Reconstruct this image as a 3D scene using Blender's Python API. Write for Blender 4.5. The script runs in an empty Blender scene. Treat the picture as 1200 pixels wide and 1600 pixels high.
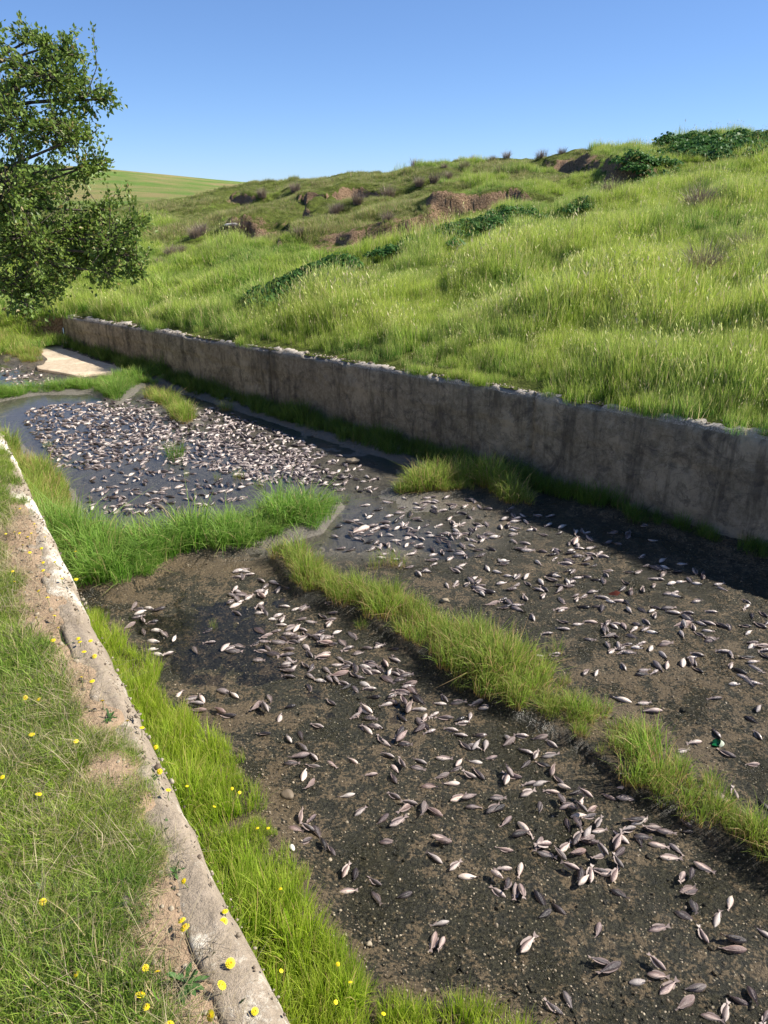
import bpy, math, random
import numpy as np
R = math.radians
rng = np.random.default_rng(7)
random.seed(7)
S = bpy.context.scene
C = S.collection

# ------------------------------------------------------------------ camera, sky, sun, exposure
CAM_H = 4.0
PITCH = 23.3
FPX = 1200.0                                   # focal length in pixels of the 1200x1600 photograph
cd = bpy.data.cameras.new('camera')
cam = bpy.data.objects.new('camera', cd); C.objects.link(cam)
cam.location = (0, 0, CAM_H); cam.rotation_euler = (R(90 - PITCH), 0, 0)
cd.lens = 36 * FPX / 1600; cd.sensor_width = 36; cd.clip_start = 0.05; cd.clip_end = 20000
S.camera = cam

SUN_AZ = R(82)                                 # clockwise from +Y (sun stands to the right)
SUN_EL = R(42)
W = bpy.data.worlds.new('World'); S.world = W; W.use_nodes = True
wn = W.node_tree.nodes; wl = W.node_tree.links
sky = wn.new('ShaderNodeTexSky'); sky.sky_type = 'NISHITA'; sky.sun_disc = False
sky.sun_elevation = SUN_EL; sky.sun_rotation = SUN_AZ
sky.air_density = 0.6; sky.dust_density = 0.0; sky.ozone_density = 5.0
bgn = wn['Background']; bgn.inputs['Strength'].default_value = 0.094
wb = wn.new('ShaderNodeMix'); wb.data_type = 'RGBA'; wb.blend_type = 'MULTIPLY'; wb.inputs[0].default_value = 1.0
wb.inputs[7].default_value = (0.93, 1.17, 1.53, 1)
gm = wn.new('ShaderNodeGamma'); gm.inputs['Gamma'].default_value = 0.7; wl.new(sky.outputs[0], gm.inputs[0]); wl.new(gm.outputs[0], wb.inputs[6]); wl.new(wb.outputs[2], bgn.inputs[0])
sl = bpy.data.lights.new('sun', 'SUN'); sl.energy = 5.0; sl.angle = R(0.5); sl.color = (1, 0.94, 0.83)
sun = bpy.data.objects.new('sun', sl); C.objects.link(sun)
sdir = np.array([math.sin(SUN_AZ) * math.cos(SUN_EL), math.cos(SUN_AZ) * math.cos(SUN_EL), math.sin(SUN_EL)])
from mathutils import Vector
sun.rotation_euler = Vector(tuple(sdir)).to_track_quat('Z', 'Y').to_euler()
S.view_settings.view_transform = 'Standard'; S.view_settings.look = 'None'
S.view_settings.exposure = 0.92; S.view_settings.gamma = 1

# ------------------------------------------------------------------ helpers
def ray(u, v):
    th = R(PITCH); a = v - 800.0
    return np.array([u - 600.0, FPX * math.cos(th) - a * math.sin(th), -(FPX * math.sin(th) + a * math.cos(th))])
def P(u, v, z=0.0):
    r = ray(u, v); t = (z - CAM_H) / r[2]
    return np.array([r[0] * t, r[1] * t, z])
def proj(p):
    p = np.asarray(p, float); th = R(PITCH)
    x, y, z = p[..., 0], p[..., 1], p[..., 2] - CAM_H
    f = y * math.cos(th) - z * math.sin(th); d = -y * math.sin(th) - z * math.cos(th)
    return 600 + FPX * x / f, 800 + FPX * d / f, f
def sstep(x, a=0.0, b=1.0):
    t = np.clip((x - a) / (b - a), 0, 1); return t * t * (3 - 2 * t)
def _h(ix, iy, seed):
    n = (ix.astype(np.int64) * 374761393 + iy.astype(np.int64) * 668265263 + seed * 1442695041) & 0xffffffff
    n = ((n ^ (n >> 13)) * 1274126177) & 0xffffffff
    n = (n ^ (n >> 16)) & 0xffffffff
    return n / 4294967295.0
def vnoise(x, y, seed=0):
    x = np.asarray(x, float); y = np.asarray(y, float)
    ix = np.floor(x); iy = np.floor(y); fx = x - ix; fy = y - iy
    ix = ix.astype(np.int64); iy = iy.astype(np.int64)
    fx = fx * fx * (3 - 2 * fx); fy = fy * fy * (3 - 2 * fy)
    a = _h(ix, iy, seed); b = _h(ix + 1, iy, seed); c = _h(ix, iy + 1, seed); d = _h(ix + 1, iy + 1, seed)
    return (a + (b - a) * fx) * (1 - fy) + (c + (d - c) * fx) * fy
def fbm(x, y, seed=0, o=4):
    s = 0; a = 0.5; n = 0
    for i in range(o):
        s = s + a * vnoise(x * 2 ** i + 17.3 * i, y * 2 ** i - 9.1 * i, seed + i); n += a; a *= 0.5
    return s / n * 2 - 1
def inpoly(x, y, poly):
    x = np.asarray(x); y = np.asarray(y); c = np.zeros(x.shape, bool); n = len(poly)
    for i in range(n):
        x1, y1 = poly[i][:2]; x2, y2 = poly[(i + 1) % n][:2]
        if y1 == y2: continue
        c ^= ((y1 > y) != (y2 > y)) & (x < (x2 - x1) * (y - y1) / (y2 - y1) + x1)
    return c
def distpoly(x, y, poly, closed=True):
    best = np.full(np.shape(x), 1e9); n = len(poly)
    for i in range(n if closed else n - 1):
        a = np.array(poly[i][:2]); b = np.array(poly[(i + 1) % n][:2]); ab = b - a
        t = np.clip(((x - a[0]) * ab[0] + (y - a[1]) * ab[1]) / (ab @ ab + 1e-9), 0, 1)
        best = np.minimum(best, np.hypot(x - a[0] - t * ab[0], y - a[1] - t * ab[1]))
    return best
def mesh_np(name, v, faces, mats, attrs=None, smooth=True, midx=None):
    """faces: array (n,k) or list of arrays"""
    me = bpy.data.meshes.new(name)
    v = np.asarray(v, np.float32)
    fl = faces if isinstance(faces, list) else [faces]
    fl = [np.asarray(f, np.int32) for f in fl if len(f)]
    loops = np.concatenate([f.ravel() for f in fl]); cnt = np.concatenate([np.full(len(f), f.shape[1], np.int32) for f in fl])
    me.vertices.add(len(v)); me.vertices.foreach_set('co', v.ravel())
    me.loops.add(len(loops)); me.loops.foreach_set('vertex_index', loops)
    me.polygons.add(len(cnt)); st = np.zeros(len(cnt), np.int32); st[1:] = np.cumsum(cnt)[:-1]
    me.polygons.foreach_set('loop_start', st); me.polygons.foreach_set('loop_total', cnt)
    me.polygons.foreach_set('use_smooth', np.full(len(cnt), smooth, bool))
    if midx is not None: me.polygons.foreach_set('material_index', np.asarray(midx, np.int32))
    for k, a in (attrs or {}).items():
        at = me.attributes.new(k, 'FLOAT', 'POINT'); at.data.foreach_set('value', np.asarray(a, np.float32))
    for m in (mats if isinstance(mats, (list, tuple)) else [mats]): me.materials.append(m)
    me.update(calc_edges=True); me.validate()
    return me
def tag(o, label=None, cat=None, group=None, kind=None):
    if label: o['label'] = label
    if cat: o['category'] = cat
    if group: o['group'] = group
    if kind: o['kind'] = kind
    return o
def link(name, me, parent=None, loc=None):
    o = bpy.data.objects.new(name, me); C.objects.link(o)
    if parent: o.parent = parent
    if loc is not None: o.location = tuple(loc)
    return o
def empty(name, loc):
    o = bpy.data.objects.new(name, None); C.objects.link(o); o.location = tuple(loc); o.empty_display_size = 0.1
    return o
def gridfaces(nu, nv, keep=None):
    i = np.arange(nu - 1)[:, None] * nv + np.arange(nv - 1)[None, :]
    f = np.stack([i, i + nv, i + nv + 1, i + 1], -1).reshape(-1, 4)
    if keep is not None:
        k = keep.reshape(-1); f = f[k[f].all(axis=1)]
    return f
ORD = ['', 'second ', 'third ', 'fourth ', 'fifth ', 'sixth ', 'seventh ', 'eighth ', 'ninth ', 'tenth ', 'eleventh ', 'twelfth ']

# ------------------------------------------------------------------ node helpers
class NB:
    def __init__(s, name):
        s.m = bpy.data.materials.new(name); s.m.use_nodes = True
        s.t = s.m.node_tree; s.t.nodes.clear(); s.out = s.t.nodes.new('ShaderNodeOutputMaterial')
    def n(s, typ, ins=None, **kw):
        nd = s.t.nodes.new(typ)
        for k, v in kw.items(): setattr(nd, k, v)
        for k, v in (ins or {}).items():
            sk = nd.inputs[k]
            if isinstance(v, bpy.types.NodeSocket): s.t.links.new(v, sk)
            else: sk.default_value = v
        return nd
    def pos(s): return s.n('ShaderNodeNewGeometry').outputs['Position']
    def attr(s, a): return s.n('ShaderNodeAttribute', attribute_name=a).outputs['Fac']
    def noise(s, vec, scale, detail=4, rough=0.55, dist=0.0):
        return s.n('ShaderNodeTexNoise', {'Vector': vec, 'Scale': scale, 'Detail': detail, 'Roughness': rough, 'Distortion': dist}).outputs['Fac']
    def voro(s, vec, scale, out='Distance', feature='F1'):
        return s.n('ShaderNodeTexVoronoi', {'Vector': vec, 'Scale': scale}, feature=feature).outputs[out]
    def ramp(s, fac, stops, interp='LINEAR'):
        nd = s.n('ShaderNodeValToRGB', {'Fac': fac}); cr = nd.color_ramp; cr.interpolation = interp
        while len(cr.elements) < len(stops): cr.elements.new(0.5)
        for e, (p, c) in zip(cr.elements, stops):
            e.position = p; e.color = (*c, 1) if len(c) == 3 else c
        return nd.outputs['Color']
    def step(s, fac, a, b):
        return s.n('ShaderNodeMapRange', {'Value': fac, 'From Min': a, 'From Max': b, 'To Min': 0.0, 'To Max': 1.0}, clamp=True).outputs['Result']
    def mix(s, f, a, b, mode='MIX'):
        nd = s.n('ShaderNodeMix', data_type='RGBA', blend_type=mode)
        for i, v in ((0, f), (6, a), (7, b)):
            sk = nd.inputs[i]
            if isinstance(v, bpy.types.NodeSocket): s.t.links.new(v, sk)
            elif i == 0: sk.default_value = v
            else: sk.default_value = (*v, 1)
        return nd.outputs[2]
    def math(s, op, a, b=0.0):
        nd = s.n('ShaderNodeMath', operation=op)
        for i, v in ((0, a), (1, b)):
            if isinstance(v, bpy.types.NodeSocket): s.t.links.new(v, nd.inputs[i])
            else: nd.inputs[i].default_value = v
        return nd.outputs[0]
    def bump(s, h, strength, dist):
        return s.n('ShaderNodeBump', {'Height': h, 'Strength': strength, 'Distance': dist}).outputs['Normal']
    def pbr(s, col, rough=0.7, normal=None, spec=0.4):
        ins = {'Base Color': col if isinstance(col, bpy.types.NodeSocket) else (*col, 1), 'Roughness': rough, 'Specular IOR Level': spec}
        if normal is not None: ins['Normal'] = normal
        return s.n('ShaderNodeBsdfPrincipled', ins).outputs[0]
    def end(s, sh):
        s.t.links.new(sh, s.out.inputs['Surface']); return s.m
    def addsh(s, f, a, b):
        return s.n('ShaderNodeMixShader', {0: f, 1: a, 2: b}).outputs[0]

def blade_mat(name, dark, light, tip, dry=0.12, drycol=(0.30, 0.24, 0.11), patch_scale=0.45, patch=(0.04, 0.11, 0.02), trans=0.4, rootcol=None, spec=0.25):
    b = NB(name); r = b.attr('r'); t = b.attr('t'); pos = b.pos()
    rnd = b.n('ShaderNodeObjectInfo').outputs['Random']
    col = b.mix(r, dark, light)
    pn = b.step(b.noise(pos, patch_scale, 4, 0.6), 0.42, 0.66)
    col = b.mix(b.math('MULTIPLY', pn, 0.75), col, patch)
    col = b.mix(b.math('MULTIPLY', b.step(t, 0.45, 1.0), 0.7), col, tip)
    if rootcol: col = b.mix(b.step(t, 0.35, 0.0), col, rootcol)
    col = b.mix(b.step(r, 1 - dry, 1 - dry + 0.02), col, drycol)
    col = b.mix(0.5, col, b.n('ShaderNodeHueSaturation', {'Color': col, 'Hue': 0.5, 'Saturation': 1.0, 'Value': b.math('ADD', 0.6, b.math('MULTIPLY', rnd, 0.9))}).outputs[0])
    p = b.pbr(col, 0.5, spec=spec)
    tr = b.n('ShaderNodeBsdfTranslucent', {'Color': col}).outputs[0]
    return b.end(b.addsh(trans, p, tr))

M = {}
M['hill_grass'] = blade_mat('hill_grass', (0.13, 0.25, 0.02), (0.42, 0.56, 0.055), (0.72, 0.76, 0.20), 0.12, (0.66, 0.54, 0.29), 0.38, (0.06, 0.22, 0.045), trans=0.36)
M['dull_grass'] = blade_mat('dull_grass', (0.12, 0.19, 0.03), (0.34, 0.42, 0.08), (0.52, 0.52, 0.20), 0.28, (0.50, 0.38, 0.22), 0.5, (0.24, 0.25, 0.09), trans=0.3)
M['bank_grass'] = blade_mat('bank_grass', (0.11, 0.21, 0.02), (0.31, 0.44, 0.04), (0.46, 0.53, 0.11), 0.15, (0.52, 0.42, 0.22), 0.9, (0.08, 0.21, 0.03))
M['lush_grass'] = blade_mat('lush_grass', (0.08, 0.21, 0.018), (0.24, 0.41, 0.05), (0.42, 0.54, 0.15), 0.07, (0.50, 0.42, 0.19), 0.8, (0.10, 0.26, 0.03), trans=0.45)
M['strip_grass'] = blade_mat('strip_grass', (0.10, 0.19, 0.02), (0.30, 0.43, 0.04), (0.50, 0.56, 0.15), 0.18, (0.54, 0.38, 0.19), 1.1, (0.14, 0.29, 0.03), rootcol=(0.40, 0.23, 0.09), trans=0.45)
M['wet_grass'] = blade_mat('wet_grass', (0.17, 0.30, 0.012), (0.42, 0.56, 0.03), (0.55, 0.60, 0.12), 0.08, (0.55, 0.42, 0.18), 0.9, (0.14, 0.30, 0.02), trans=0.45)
M['straw'] = blade_mat('straw', (0.26, 0.20, 0.12), (0.46, 0.38, 0.23), (0.50, 0.42, 0.27), 0.0, patch=(0.30, 0.24, 0.15), trans=0.15)
M['dry_brush'] = blade_mat('dry_brush', (0.13, 0.09, 0.065), (0.30, 0.23, 0.18), (0.38, 0.29, 0.23), 0.0, patch=(0.2, 0.15, 0.12), trans=0.1)
M['mallow'] = blade_mat('mallow', (0.035, 0.09, 0.02), (0.09, 0.20, 0.045), (0.13, 0.25, 0.06), 0.0, patch=(0.05, 0.12, 0.03), trans=0.3, spec=0.12)
M['weed'] = blade_mat('weed', (0.04, 0.10, 0.025), (0.10, 0.20, 0.05), (0.12, 0.22, 0.06), 0.0, patch=(0.05, 0.12, 0.03), trans=0.25)
M['tree_leaf'] = blade_mat('tree_leaf', (0.075, 0.12, 0.02), (0.22, 0.31, 0.05), (0.21, 0.30, 0.075), 0.05, (0.28, 0.22, 0.08), 0.8, (0.06, 0.13, 0.02), trans=0.4, spec=0.5)

def bark():
    b = NB('bark'); p = b.pos(); n = b.noise(p, 22, 6, 0.6)
    return b.end(b.pbr(b.ramp(n, [(0.3, (0.05, 0.04, 0.03)), (0.7, (0.17, 0.14, 0.11))]), 0.9, b.bump(n, 0.8, 0.02)))
M['bark'] = bark()

def soil(name, base, dark, green=None):
    b = NB(name); p = b.pos()
    n1 = b.noise(p, 1.1, 6, 0.6); n2 = b.noise(p, 14, 8, 0.7); n3 = b.noise(p, 70, 4, 0.7)
    col = b.mix(b.step(n2, 0.35, 0.65), dark, base)
    col = b.mix(b.math('MULTIPLY', b.step(n3, 0.55, 0.72), 0.55), col, tuple(min(1, c * 1.5) for c in base))
    if green: col = b.mix(b.math('MULTIPLY', b.step(n1, 0.4, 0.6), 0.75), col, green)
    h = b.math('ADD', n2, b.math('MULTIPLY', n3, 0.35))
    return b.end(b.pbr(col, 0.95, b.bump(h, 0.9, 0.03), 0.15))
M['bank_soil'] = soil('bank_soil', (0.42, 0.30, 0.20), (0.25, 0.175, 0.115))

def hill_soil():
    b = NB('hill_soil'); p = b.pos()
    dirt = b.attr('dirt')
    n2 = b.noise(p, 5, 8, 0.7); n3 = b.noise(p, 24, 4, 0.7); n0 = b.noise(p, 0.05, 5, 0.6); n1 = b.noise(p, 0.5, 5, 0.6)
    g = b.mix(b.step(n2, 0.35, 0.65), (0.09, 0.11, 0.025), (0.20, 0.25, 0.05))
    far = b.mix(b.step(n0, 0.42, 0.58), (0.13, 0.24, 0.045), (0.33, 0.27, 0.12))
    far = b.mix(b.math('MULTIPLY', b.step(n1, 0.4, 0.65), 0.4), far, (0.26, 0.27, 0.08))
    g = b.mix(b.attr('far'), g, far)
    d = b.mix(b.step(n3, 0.35, 0.65), (0.16, 0.10, 0.06), (0.55, 0.37, 0.235))
    col = b.mix(b.step(b.math('ADD', dirt, b.math('MULTIPLY', b.math('SUBTRACT', n2, 0.5), 1.6)), 0.42, 0.6), g, d)
    return b.end(b.pbr(col, 0.95, b.bump(b.math('ADD', n3, n2), 1.0, 0.2), 0.1))
M['hill_soil'] = hill_soil()

def bed_mat():
    b = NB('wet_mud'); p = b.pos()
    sand = b.attr('sand')
    n1 = b.noise(p, 1.6, 6, 0.62, 0.6); n2 = b.noise(p, 9, 8, 0.72); n3 = b.noise(p, 45, 5, 0.7); n4 = b.noise(p, 130, 3, 0.6)
    algae = b.mix(b.step(n3, 0.36, 0.68), (0.005, 0.0055, 0.004), (0.070, 0.064, 0.038))
    mud = b.mix(b.step(n3, 0.3, 0.7), (0.038, 0.030, 0.019), (0.20, 0.148, 0.086))
    f = b.math('ADD', b.math('ADD', b.math('MULTIPLY', n1, 0.45), b.math('ADD', b.math('MULTIPLY', n2, 0.70), b.math('MULTIPLY', n3, 0.50))), b.math('MULTIPLY', sand, 0.24))
    col = b.mix(b.step(f, 0.852, 0.90), algae, mud)
    vd = b.n('ShaderNodeTexVoronoi', {'Vector': p, 'Scale': 38.0}); sp = b.math('MULTIPLY', b.step(vd.outputs['Distance'], 0.26, 0.14), b.step(b.n('ShaderNodeSeparateColor', {'Color': vd.outputs['Color']}).outputs[0], 0.84, 0.87))
    col = b.mix(sp, col, (0.42, 0.36, 0.24))
    col = b.mix(b.math('MULTIPLY', b.attr('silt_sheen'), 0.8), col, (0.20, 0.185, 0.16))
    h = b.math('ADD', b.math('MULTIPLY', n2, 0.6), b.math('ADD', b.math('MULTIPLY', n3, 0.7), b.math('MULTIPLY', n4, 0.3)))
    rough = b.math('ADD', 0.16, b.math('MULTIPLY', b.step(n1, 0.3, 0.7), 0.5))
    return b.end(b.pbr(col, rough, b.bump(h, 1.0, 0.05), 0.4))
M['mud'] = bed_mat()

def water_mat():
    b = NB('shallow_water'); p = b.pos()
    nrm = b.bump(b.noise(p, 7, 3, 0.5), 0.10, 0.02)
    fr = b.n('ShaderNodeFresnel', {'IOR': 1.33, 'Normal': nrm}).outputs[0]
    gl = b.n('ShaderNodeBsdfGlossy', {'Color': (1, 1, 1, 1), 'Roughness': 0.12, 'Normal': nrm}).outputs[0]
    tr = b.n('ShaderNodeBsdfTransparent', {'Color': (0.92, 0.92, 0.9, 1)}).outputs[0]
    return b.end(b.addsh(fr, tr, gl))
M['water'] = water_mat()

def concrete(name, lo, hi, lichen=None, stain=(0.05, 0.045, 0.038), streak=True):
    b = NB(name); p = b.pos()
    n1 = b.noise(p, 1.5, 7, 0.65); n2 = b.noise(p, 11, 8, 0.7); n3 = b.noise(p, 60, 5, 0.75)
    col = b.mix(b.step(n2, 0.3, 0.7), lo, hi)
    col = b.mix(b.math('MULTIPLY', b.step(n3, 0.5, 0.68), 0.5), col, tuple(c * 0.45 for c in lo))
    col = b.mix(b.math('MULTIPLY', b.step(n1, 0.5, 0.6), 0.45), col, tuple(min(1, c * 1.35) for c in hi))
    if streak:
        sv = b.n('ShaderNodeVectorMath', {0: p, 1: (2.2, 2.2, 0.35)}, operation='MULTIPLY').outputs[0]
        st = b.noise(sv, 2.0, 6, 0.7)
        col = b.mix(b.math('MULTIPLY', b.step(st, 0.50, 0.62), 0.6), col, stain)
        st2 = b.noise(p, 3.1, 8, 0.75, 1.2); col = b.mix(b.math('MULTIPLY', b.step(st2, 0.52, 0.62), 0.6), col, (0.06, 0.055, 0.05))
        vr = b.voro(b.n('ShaderNodeVectorMath', {0: p, 1: b.n('ShaderNodeTexNoise', {'Vector': p, 'Scale': 3.0}).outputs['Color']}, operation='ADD').outputs[0], 1.1, feature='DISTANCE_TO_EDGE')
        col = b.mix(b.math('MULTIPLY', b.step(vr, 0.012, 0.002), 0.35), col, stain)
    if lichen:
        col = b.mix(b.step(b.math('ADD', n1, b.math('MULTIPLY', n3, 0.35)), 0.66, 0.78), col, lichen)
    at = b.attr('pale')
    col = b.mix(b.math('MULTIPLY', b.step(b.math('ADD', at, b.math('MULTIPLY', b.math('SUBTRACT', n3, 0.5), 0.9)), 0.45, 0.6), 0.9), col, (0.50, 0.44, 0.37))
    h = b.math('ADD', b.math('MULTIPLY', n2, 0.8), b.math('MULTIPLY', n3, 0.5))
    return b.end(b.pbr(col, 0.9, b.bump(h, 0.9, 0.025), 0.2))
M['wall_concrete'] = concrete('wall_concrete', (0.15, 0.128, 0.092), (0.33, 0.285, 0.21))
M['parapet_concrete'] = concrete('parapet_concrete', (0.26, 0.21, 0.155), (0.44, 0.36, 0.275), lichen=(0.80, 0.74, 0.62), streak=False)
M['slab_concrete'] = concrete('slab_concrete', (0.42, 0.33, 0.23), (0.60, 0.50, 0.37), streak=False)

def stone():
    b = NB('stone'); p = b.pos(); rnd = b.n('ShaderNodeObjectInfo').outputs['Random']; n = b.noise(p, 40, 5, 0.6)
    c = b.mix(rnd, (0.14, 0.10, 0.065), (0.50, 0.42, 0.30))
    return b.end(b.pbr(b.mix(b.math('MULTIPLY', n, 0.6), c, (0.07, 0.055, 0.04)), 0.6, b.bump(n, 0.5, 0.01)))
M['stone'] = stone()

def fish_mat(name, back, flank, belly, cut):
    b = NB(name); g = b.attr('g'); tc = b.n('ShaderNodeTexCoord').outputs['Object']
    oi = b.n('ShaderNodeObjectInfo').outputs['Random']
    off = b.n('ShaderNodeVectorMath', {0: tc, 1: b.n('ShaderNodeCombineXYZ', {'X': b.math('MULTIPLY', oi, 37.0)}).outputs[0]}, operation='ADD').outputs[0]
    n = b.noise(off, 9, 6, 0.7); n2 = b.noise(off, 40, 4, 0.6); v = b.voro(off, 55)
    f = b.math('ADD', g, b.math('MULTIPLY', b.math('SUBTRACT', n, 0.5), 0.9))
    col = b.ramp(b.step(f, -1.0, 1.0), [(0.0, belly), (cut, flank), (min(0.96, cut + 0.28), back), (1.0, back)])
    col = b.mix(b.math('MULTIPLY', b.step(n2, 0.55, 0.7), 0.45), col, tuple(0.35 * c for c in back))
    col = b.mix(b.math('MULTIPLY', b.step(v, 0.35, 0.6), 0.25), col, back)
    col = b.n('ShaderNodeHueSaturation', {'Color': col, 'Hue': 0.5, 'Saturation': b.math('ADD', 0.6, b.math('MULTIPLY', oi, 0.6)), 'Value': b.math('ADD', 0.7, b.math('MULTIPLY', oi, 0.5))}).outputs[0]
    return b.end(b.pbr(col, 0.38, b.bump(b.math('ADD', v, n2), 0.35, 0.01), 0.5))
M['fish_pale'] = fish_mat('fish_pale', (0.17, 0.12, 0.11), (0.50, 0.38, 0.33), (0.78, 0.66, 0.56), 0.50)
M['fish_mid'] = fish_mat('fish_mid', (0.06, 0.043, 0.045), (0.27, 0.20, 0.19), (0.62, 0.50, 0.44), 0.40)
M['fish_dark'] = fish_mat('fish_dark', (0.025, 0.019, 0.022), (0.11, 0.08, 0.085), (0.33, 0.25, 0.23), 0.34)
def plain(name, col, rough=0.6, spec=0.4):
    b = NB(name); n = b.noise(b.pos(), 30, 4, 0.6)
    return b.end(b.pbr(b.mix(b.math('MULTIPLY', n, 0.35), col, tuple(c * 0.6 for c in col)), rough, None, spec))
M['fin'] = plain('fin', (0.26, 0.20, 0.18), 0.5)
M['eye'] = plain('eye', (0.02, 0.02, 0.02), 0.2)
M['petal'] = plain('petal', (0.90, 0.72, 0.01), 0.6)
M['petal_core'] = plain('petal_core', (0.85, 0.52, 0.01), 0.7)
M['stem'] = plain('stem', (0.12, 0.17, 0.04), 0.7)
M['green_plastic'] = plain('green_plastic', (0.006, 0.10, 0.03), 0.25)
M['white_plastic'] = plain('white_plastic', (0.55, 0.62, 0.50), 0.35)
M['rust'] = plain('rust', (0.30, 0.07, 0.03), 0.6)
M['white_stone'] = plain('white_stone', (0.72, 0.68, 0.60), 0.7)

# ------------------------------------------------------------------ layout frames
W0 = np.array([4.49, 8.05]); We = np.array([-0.724, 0.690]); Wn = np.array([0.690, 0.724])     # far wall
L0 = np.array([-0.20, 1.235]); Le = np.array([-0.517, 0.856]); Ln = np.array([-0.856, -0.517]) # near wall
WALL_END = 17.6
BANK_Z = 2.1
def sd_of(x, y): return (x - W0[0]) * We[0] + (y - W0[1]) * We[1], (x - W0[0]) * Wn[0] + (y - W0[1]) * Wn[1]
def xy_of(s, d): return W0[0] + s * We[0] + d * Wn[0], W0[1] + s * We[1] + d * Wn[1]
def qw_of(x, y): return (x - L0[0]) * Le[0] + (y - L0[1]) * Le[1], (x - L0[0]) * Ln[0] + (y - L0[1]) * Ln[1]
def xy_qw(q, w): return L0[0] + q * Le[0] + w * Ln[0], L0[1] + q * Le[1] + w * Ln[1]
def walltop(s): return 1.45 - 0.63 / 17.4 * np.clip(s, 0, 60) * (1 - 0.35 * sstep(s, 18, 60)) 
STEPS = []
def H(x, y):
    """height of the hillside and the far land"""
    x = np.asarray(x, float); y = np.asarray(y, float)
    s, d = sd_of(x, y)
    zb = np.interp(s, [-40, 0, 4, 17.4, 24, 40, 70, 120], [1.37, 1.36, 1.28, 0.80, 0.75, 0.8, 1.1, 1.4])
    zc = np.interp(s, [-60, -10, 7.3, 16.5, 21.5, 32, 43, 60, 110], [5.0, 5.5, 5.3, 4.75, 4.62, 3.85, 2.55, 1.8, 1.4])
    t = np.clip(d / 18.0, 0, 1)
    f = t * (1.22 - 0.22 * t)
    z = zb + (zc - zb) * f
    back = zc - 0.02 * (d - 18) - 0.0016 * np.clip(d - 18, 0, 60) ** 2
    z = np.where(d > 18, np.maximum(back, 1.2), z)
    # land below the wall line beyond the end of the channel
    lo = zb - 0.06 * np.clip(-d, 0, 7) - 0.25
    lo = np.where(s < 30, lo * (0.35 + 0.65 * sstep(s, 17, 30)) , lo)
    bw = 0.09 + 1.3 * sstep(s, 17.7, 20)
    z = np.where(d < 0, lo + (zb - lo) * sstep(d / bw, -1.0, 0.0), z)
    m = sstep(d, 0.3, 3.0) * (1 - sstep(np.hypot(x, y), 60, 120))
    z = z + m * 0.22 * fbm(x / 3.3, y / 3.3, 3, 3)
    rough = m * sstep(d, 7, 11) * sstep(s, 4, 14)
    z = z + rough * 0.40 * fbm(x / 1.7, y / 1.7, 11, 4)
    dist = np.hypot(x, y)
    # far rise on the left
    az = np.degrees(np.arctan2(x, y))
    amp = np.interp(az, [-60, -40, -24, -20, -12, -9, 0, 60], [9, 8.0, 7.3, 6.9, 3.6, 2.1, 0.6, 0.3])
    z = z + amp * sstep(dist, 95, 260) + 0.5 * fbm(x / 30, y / 30, 21, 3) * sstep(dist, 80, 160)
    z = z - 6 * sstep(dist, 300, 1200)
    for (poly, amps, wdt, rad) in STEPS:
        best = np.full(x.shape, 1e9); sg = np.zeros(x.shape); aa = np.zeros(x.shape)
        jx = x + 0.6 * fbm(x / 0.8, y / 0.8, 31, 4); jy = y + 0.6 * fbm(x / 0.8, y / 0.8, 37, 4)
        for i in range(len(poly) - 1):
            a = poly[i]; b = poly[i + 1]; ab = b - a; L = np.hypot(*ab)
            tt = ((jx - a[0]) * ab[0] + (jy - a[1]) * ab[1]) / L ** 2; tc = np.clip(tt, 0, 1)
            dd = np.hypot(jx - a[0] - tc * ab[0], jy - a[1] - tc * ab[1])
            nrm = np.array([ab[1], -ab[0]]) / L
            if nrm @ Wn < 0: nrm = -nrm
            s_ = (jx - a[0]) * nrm[0] + (jy - a[1]) * nrm[1]
            k = dd < best
            best = np.where(k, dd, best); sg = np.where(k, np.sign(s_) * dd, sg); aa = np.where(k, amps[i] + (amps[i + 1] - amps[i]) * tc, aa)
        z = z + 0.5 * aa * np.tanh(sg / wdt) * np.exp(-(best / rad) ** 2) * (0.55 + 0.9 * vnoise(x / 0.8, y / 0.8, 43)) + 0.36 * aa * fbm(x / 0.4, y / 0.4, 47, 4) * np.exp(-(best / 0.7) ** 2)
    return z
def hit(u, v, tmax=400):
    r = ray(u, v); r = r / np.hypot(r[0], r[1])
    t = np.concatenate([np.arange(6, 60, 0.08), np.arange(60, tmax, 1.0)])
    z = CAM_H + r[2] * t; h = H(r[0] * t, r[1] * t)
    s_, d_ = sd_of(r[0] * t, r[1] * t)
    k = np.nonzero((z < h) & ((d_ > 0) | (s_ > WALL_END)))[0]
    if len(k) == 0: k = [int(np.argmin(np.where(t < 60, z - h, 1e9)))]
    i = k[0]; return np.array([r[0] * t[i], r[1] * t[i], h[i]])
_st = [([(500, 380), (600, 366), (660, 352), (700, 338), (745, 324), (800, 312), (862, 310)], [0.1, 0.3, 0.55, 0.95, 0.5, 0.45, 0.1], 0.12, 1.5),
       ([(452, 372), (480, 345), (512, 324), (560, 306), (625, 300)], [0.2, 0.8, 0.6, 0.4, 0.1], 0.13, 1.4),
       ([(872, 258), (905, 256), (930, 258), (955, 272), (1000, 270), (1035, 262)], [0.2, 0.5, 0.3, 0.75, 0.6, 0.1], 0.14, 1.2),
       ([(330, 372), (380, 358), (440, 348)], [0.1, 0.8, 0.1], 0.14, 1.4),
       ([(300, 338), (350, 322), (420, 312)], [0.1, 0.8, 0.1], 0.15, 1.5)]
_new = [([hit(*p)[:2] for p in pl], am, w_, r_) for pl, am, w_, r_ in _st]
STEPS.extend(_new)

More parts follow.
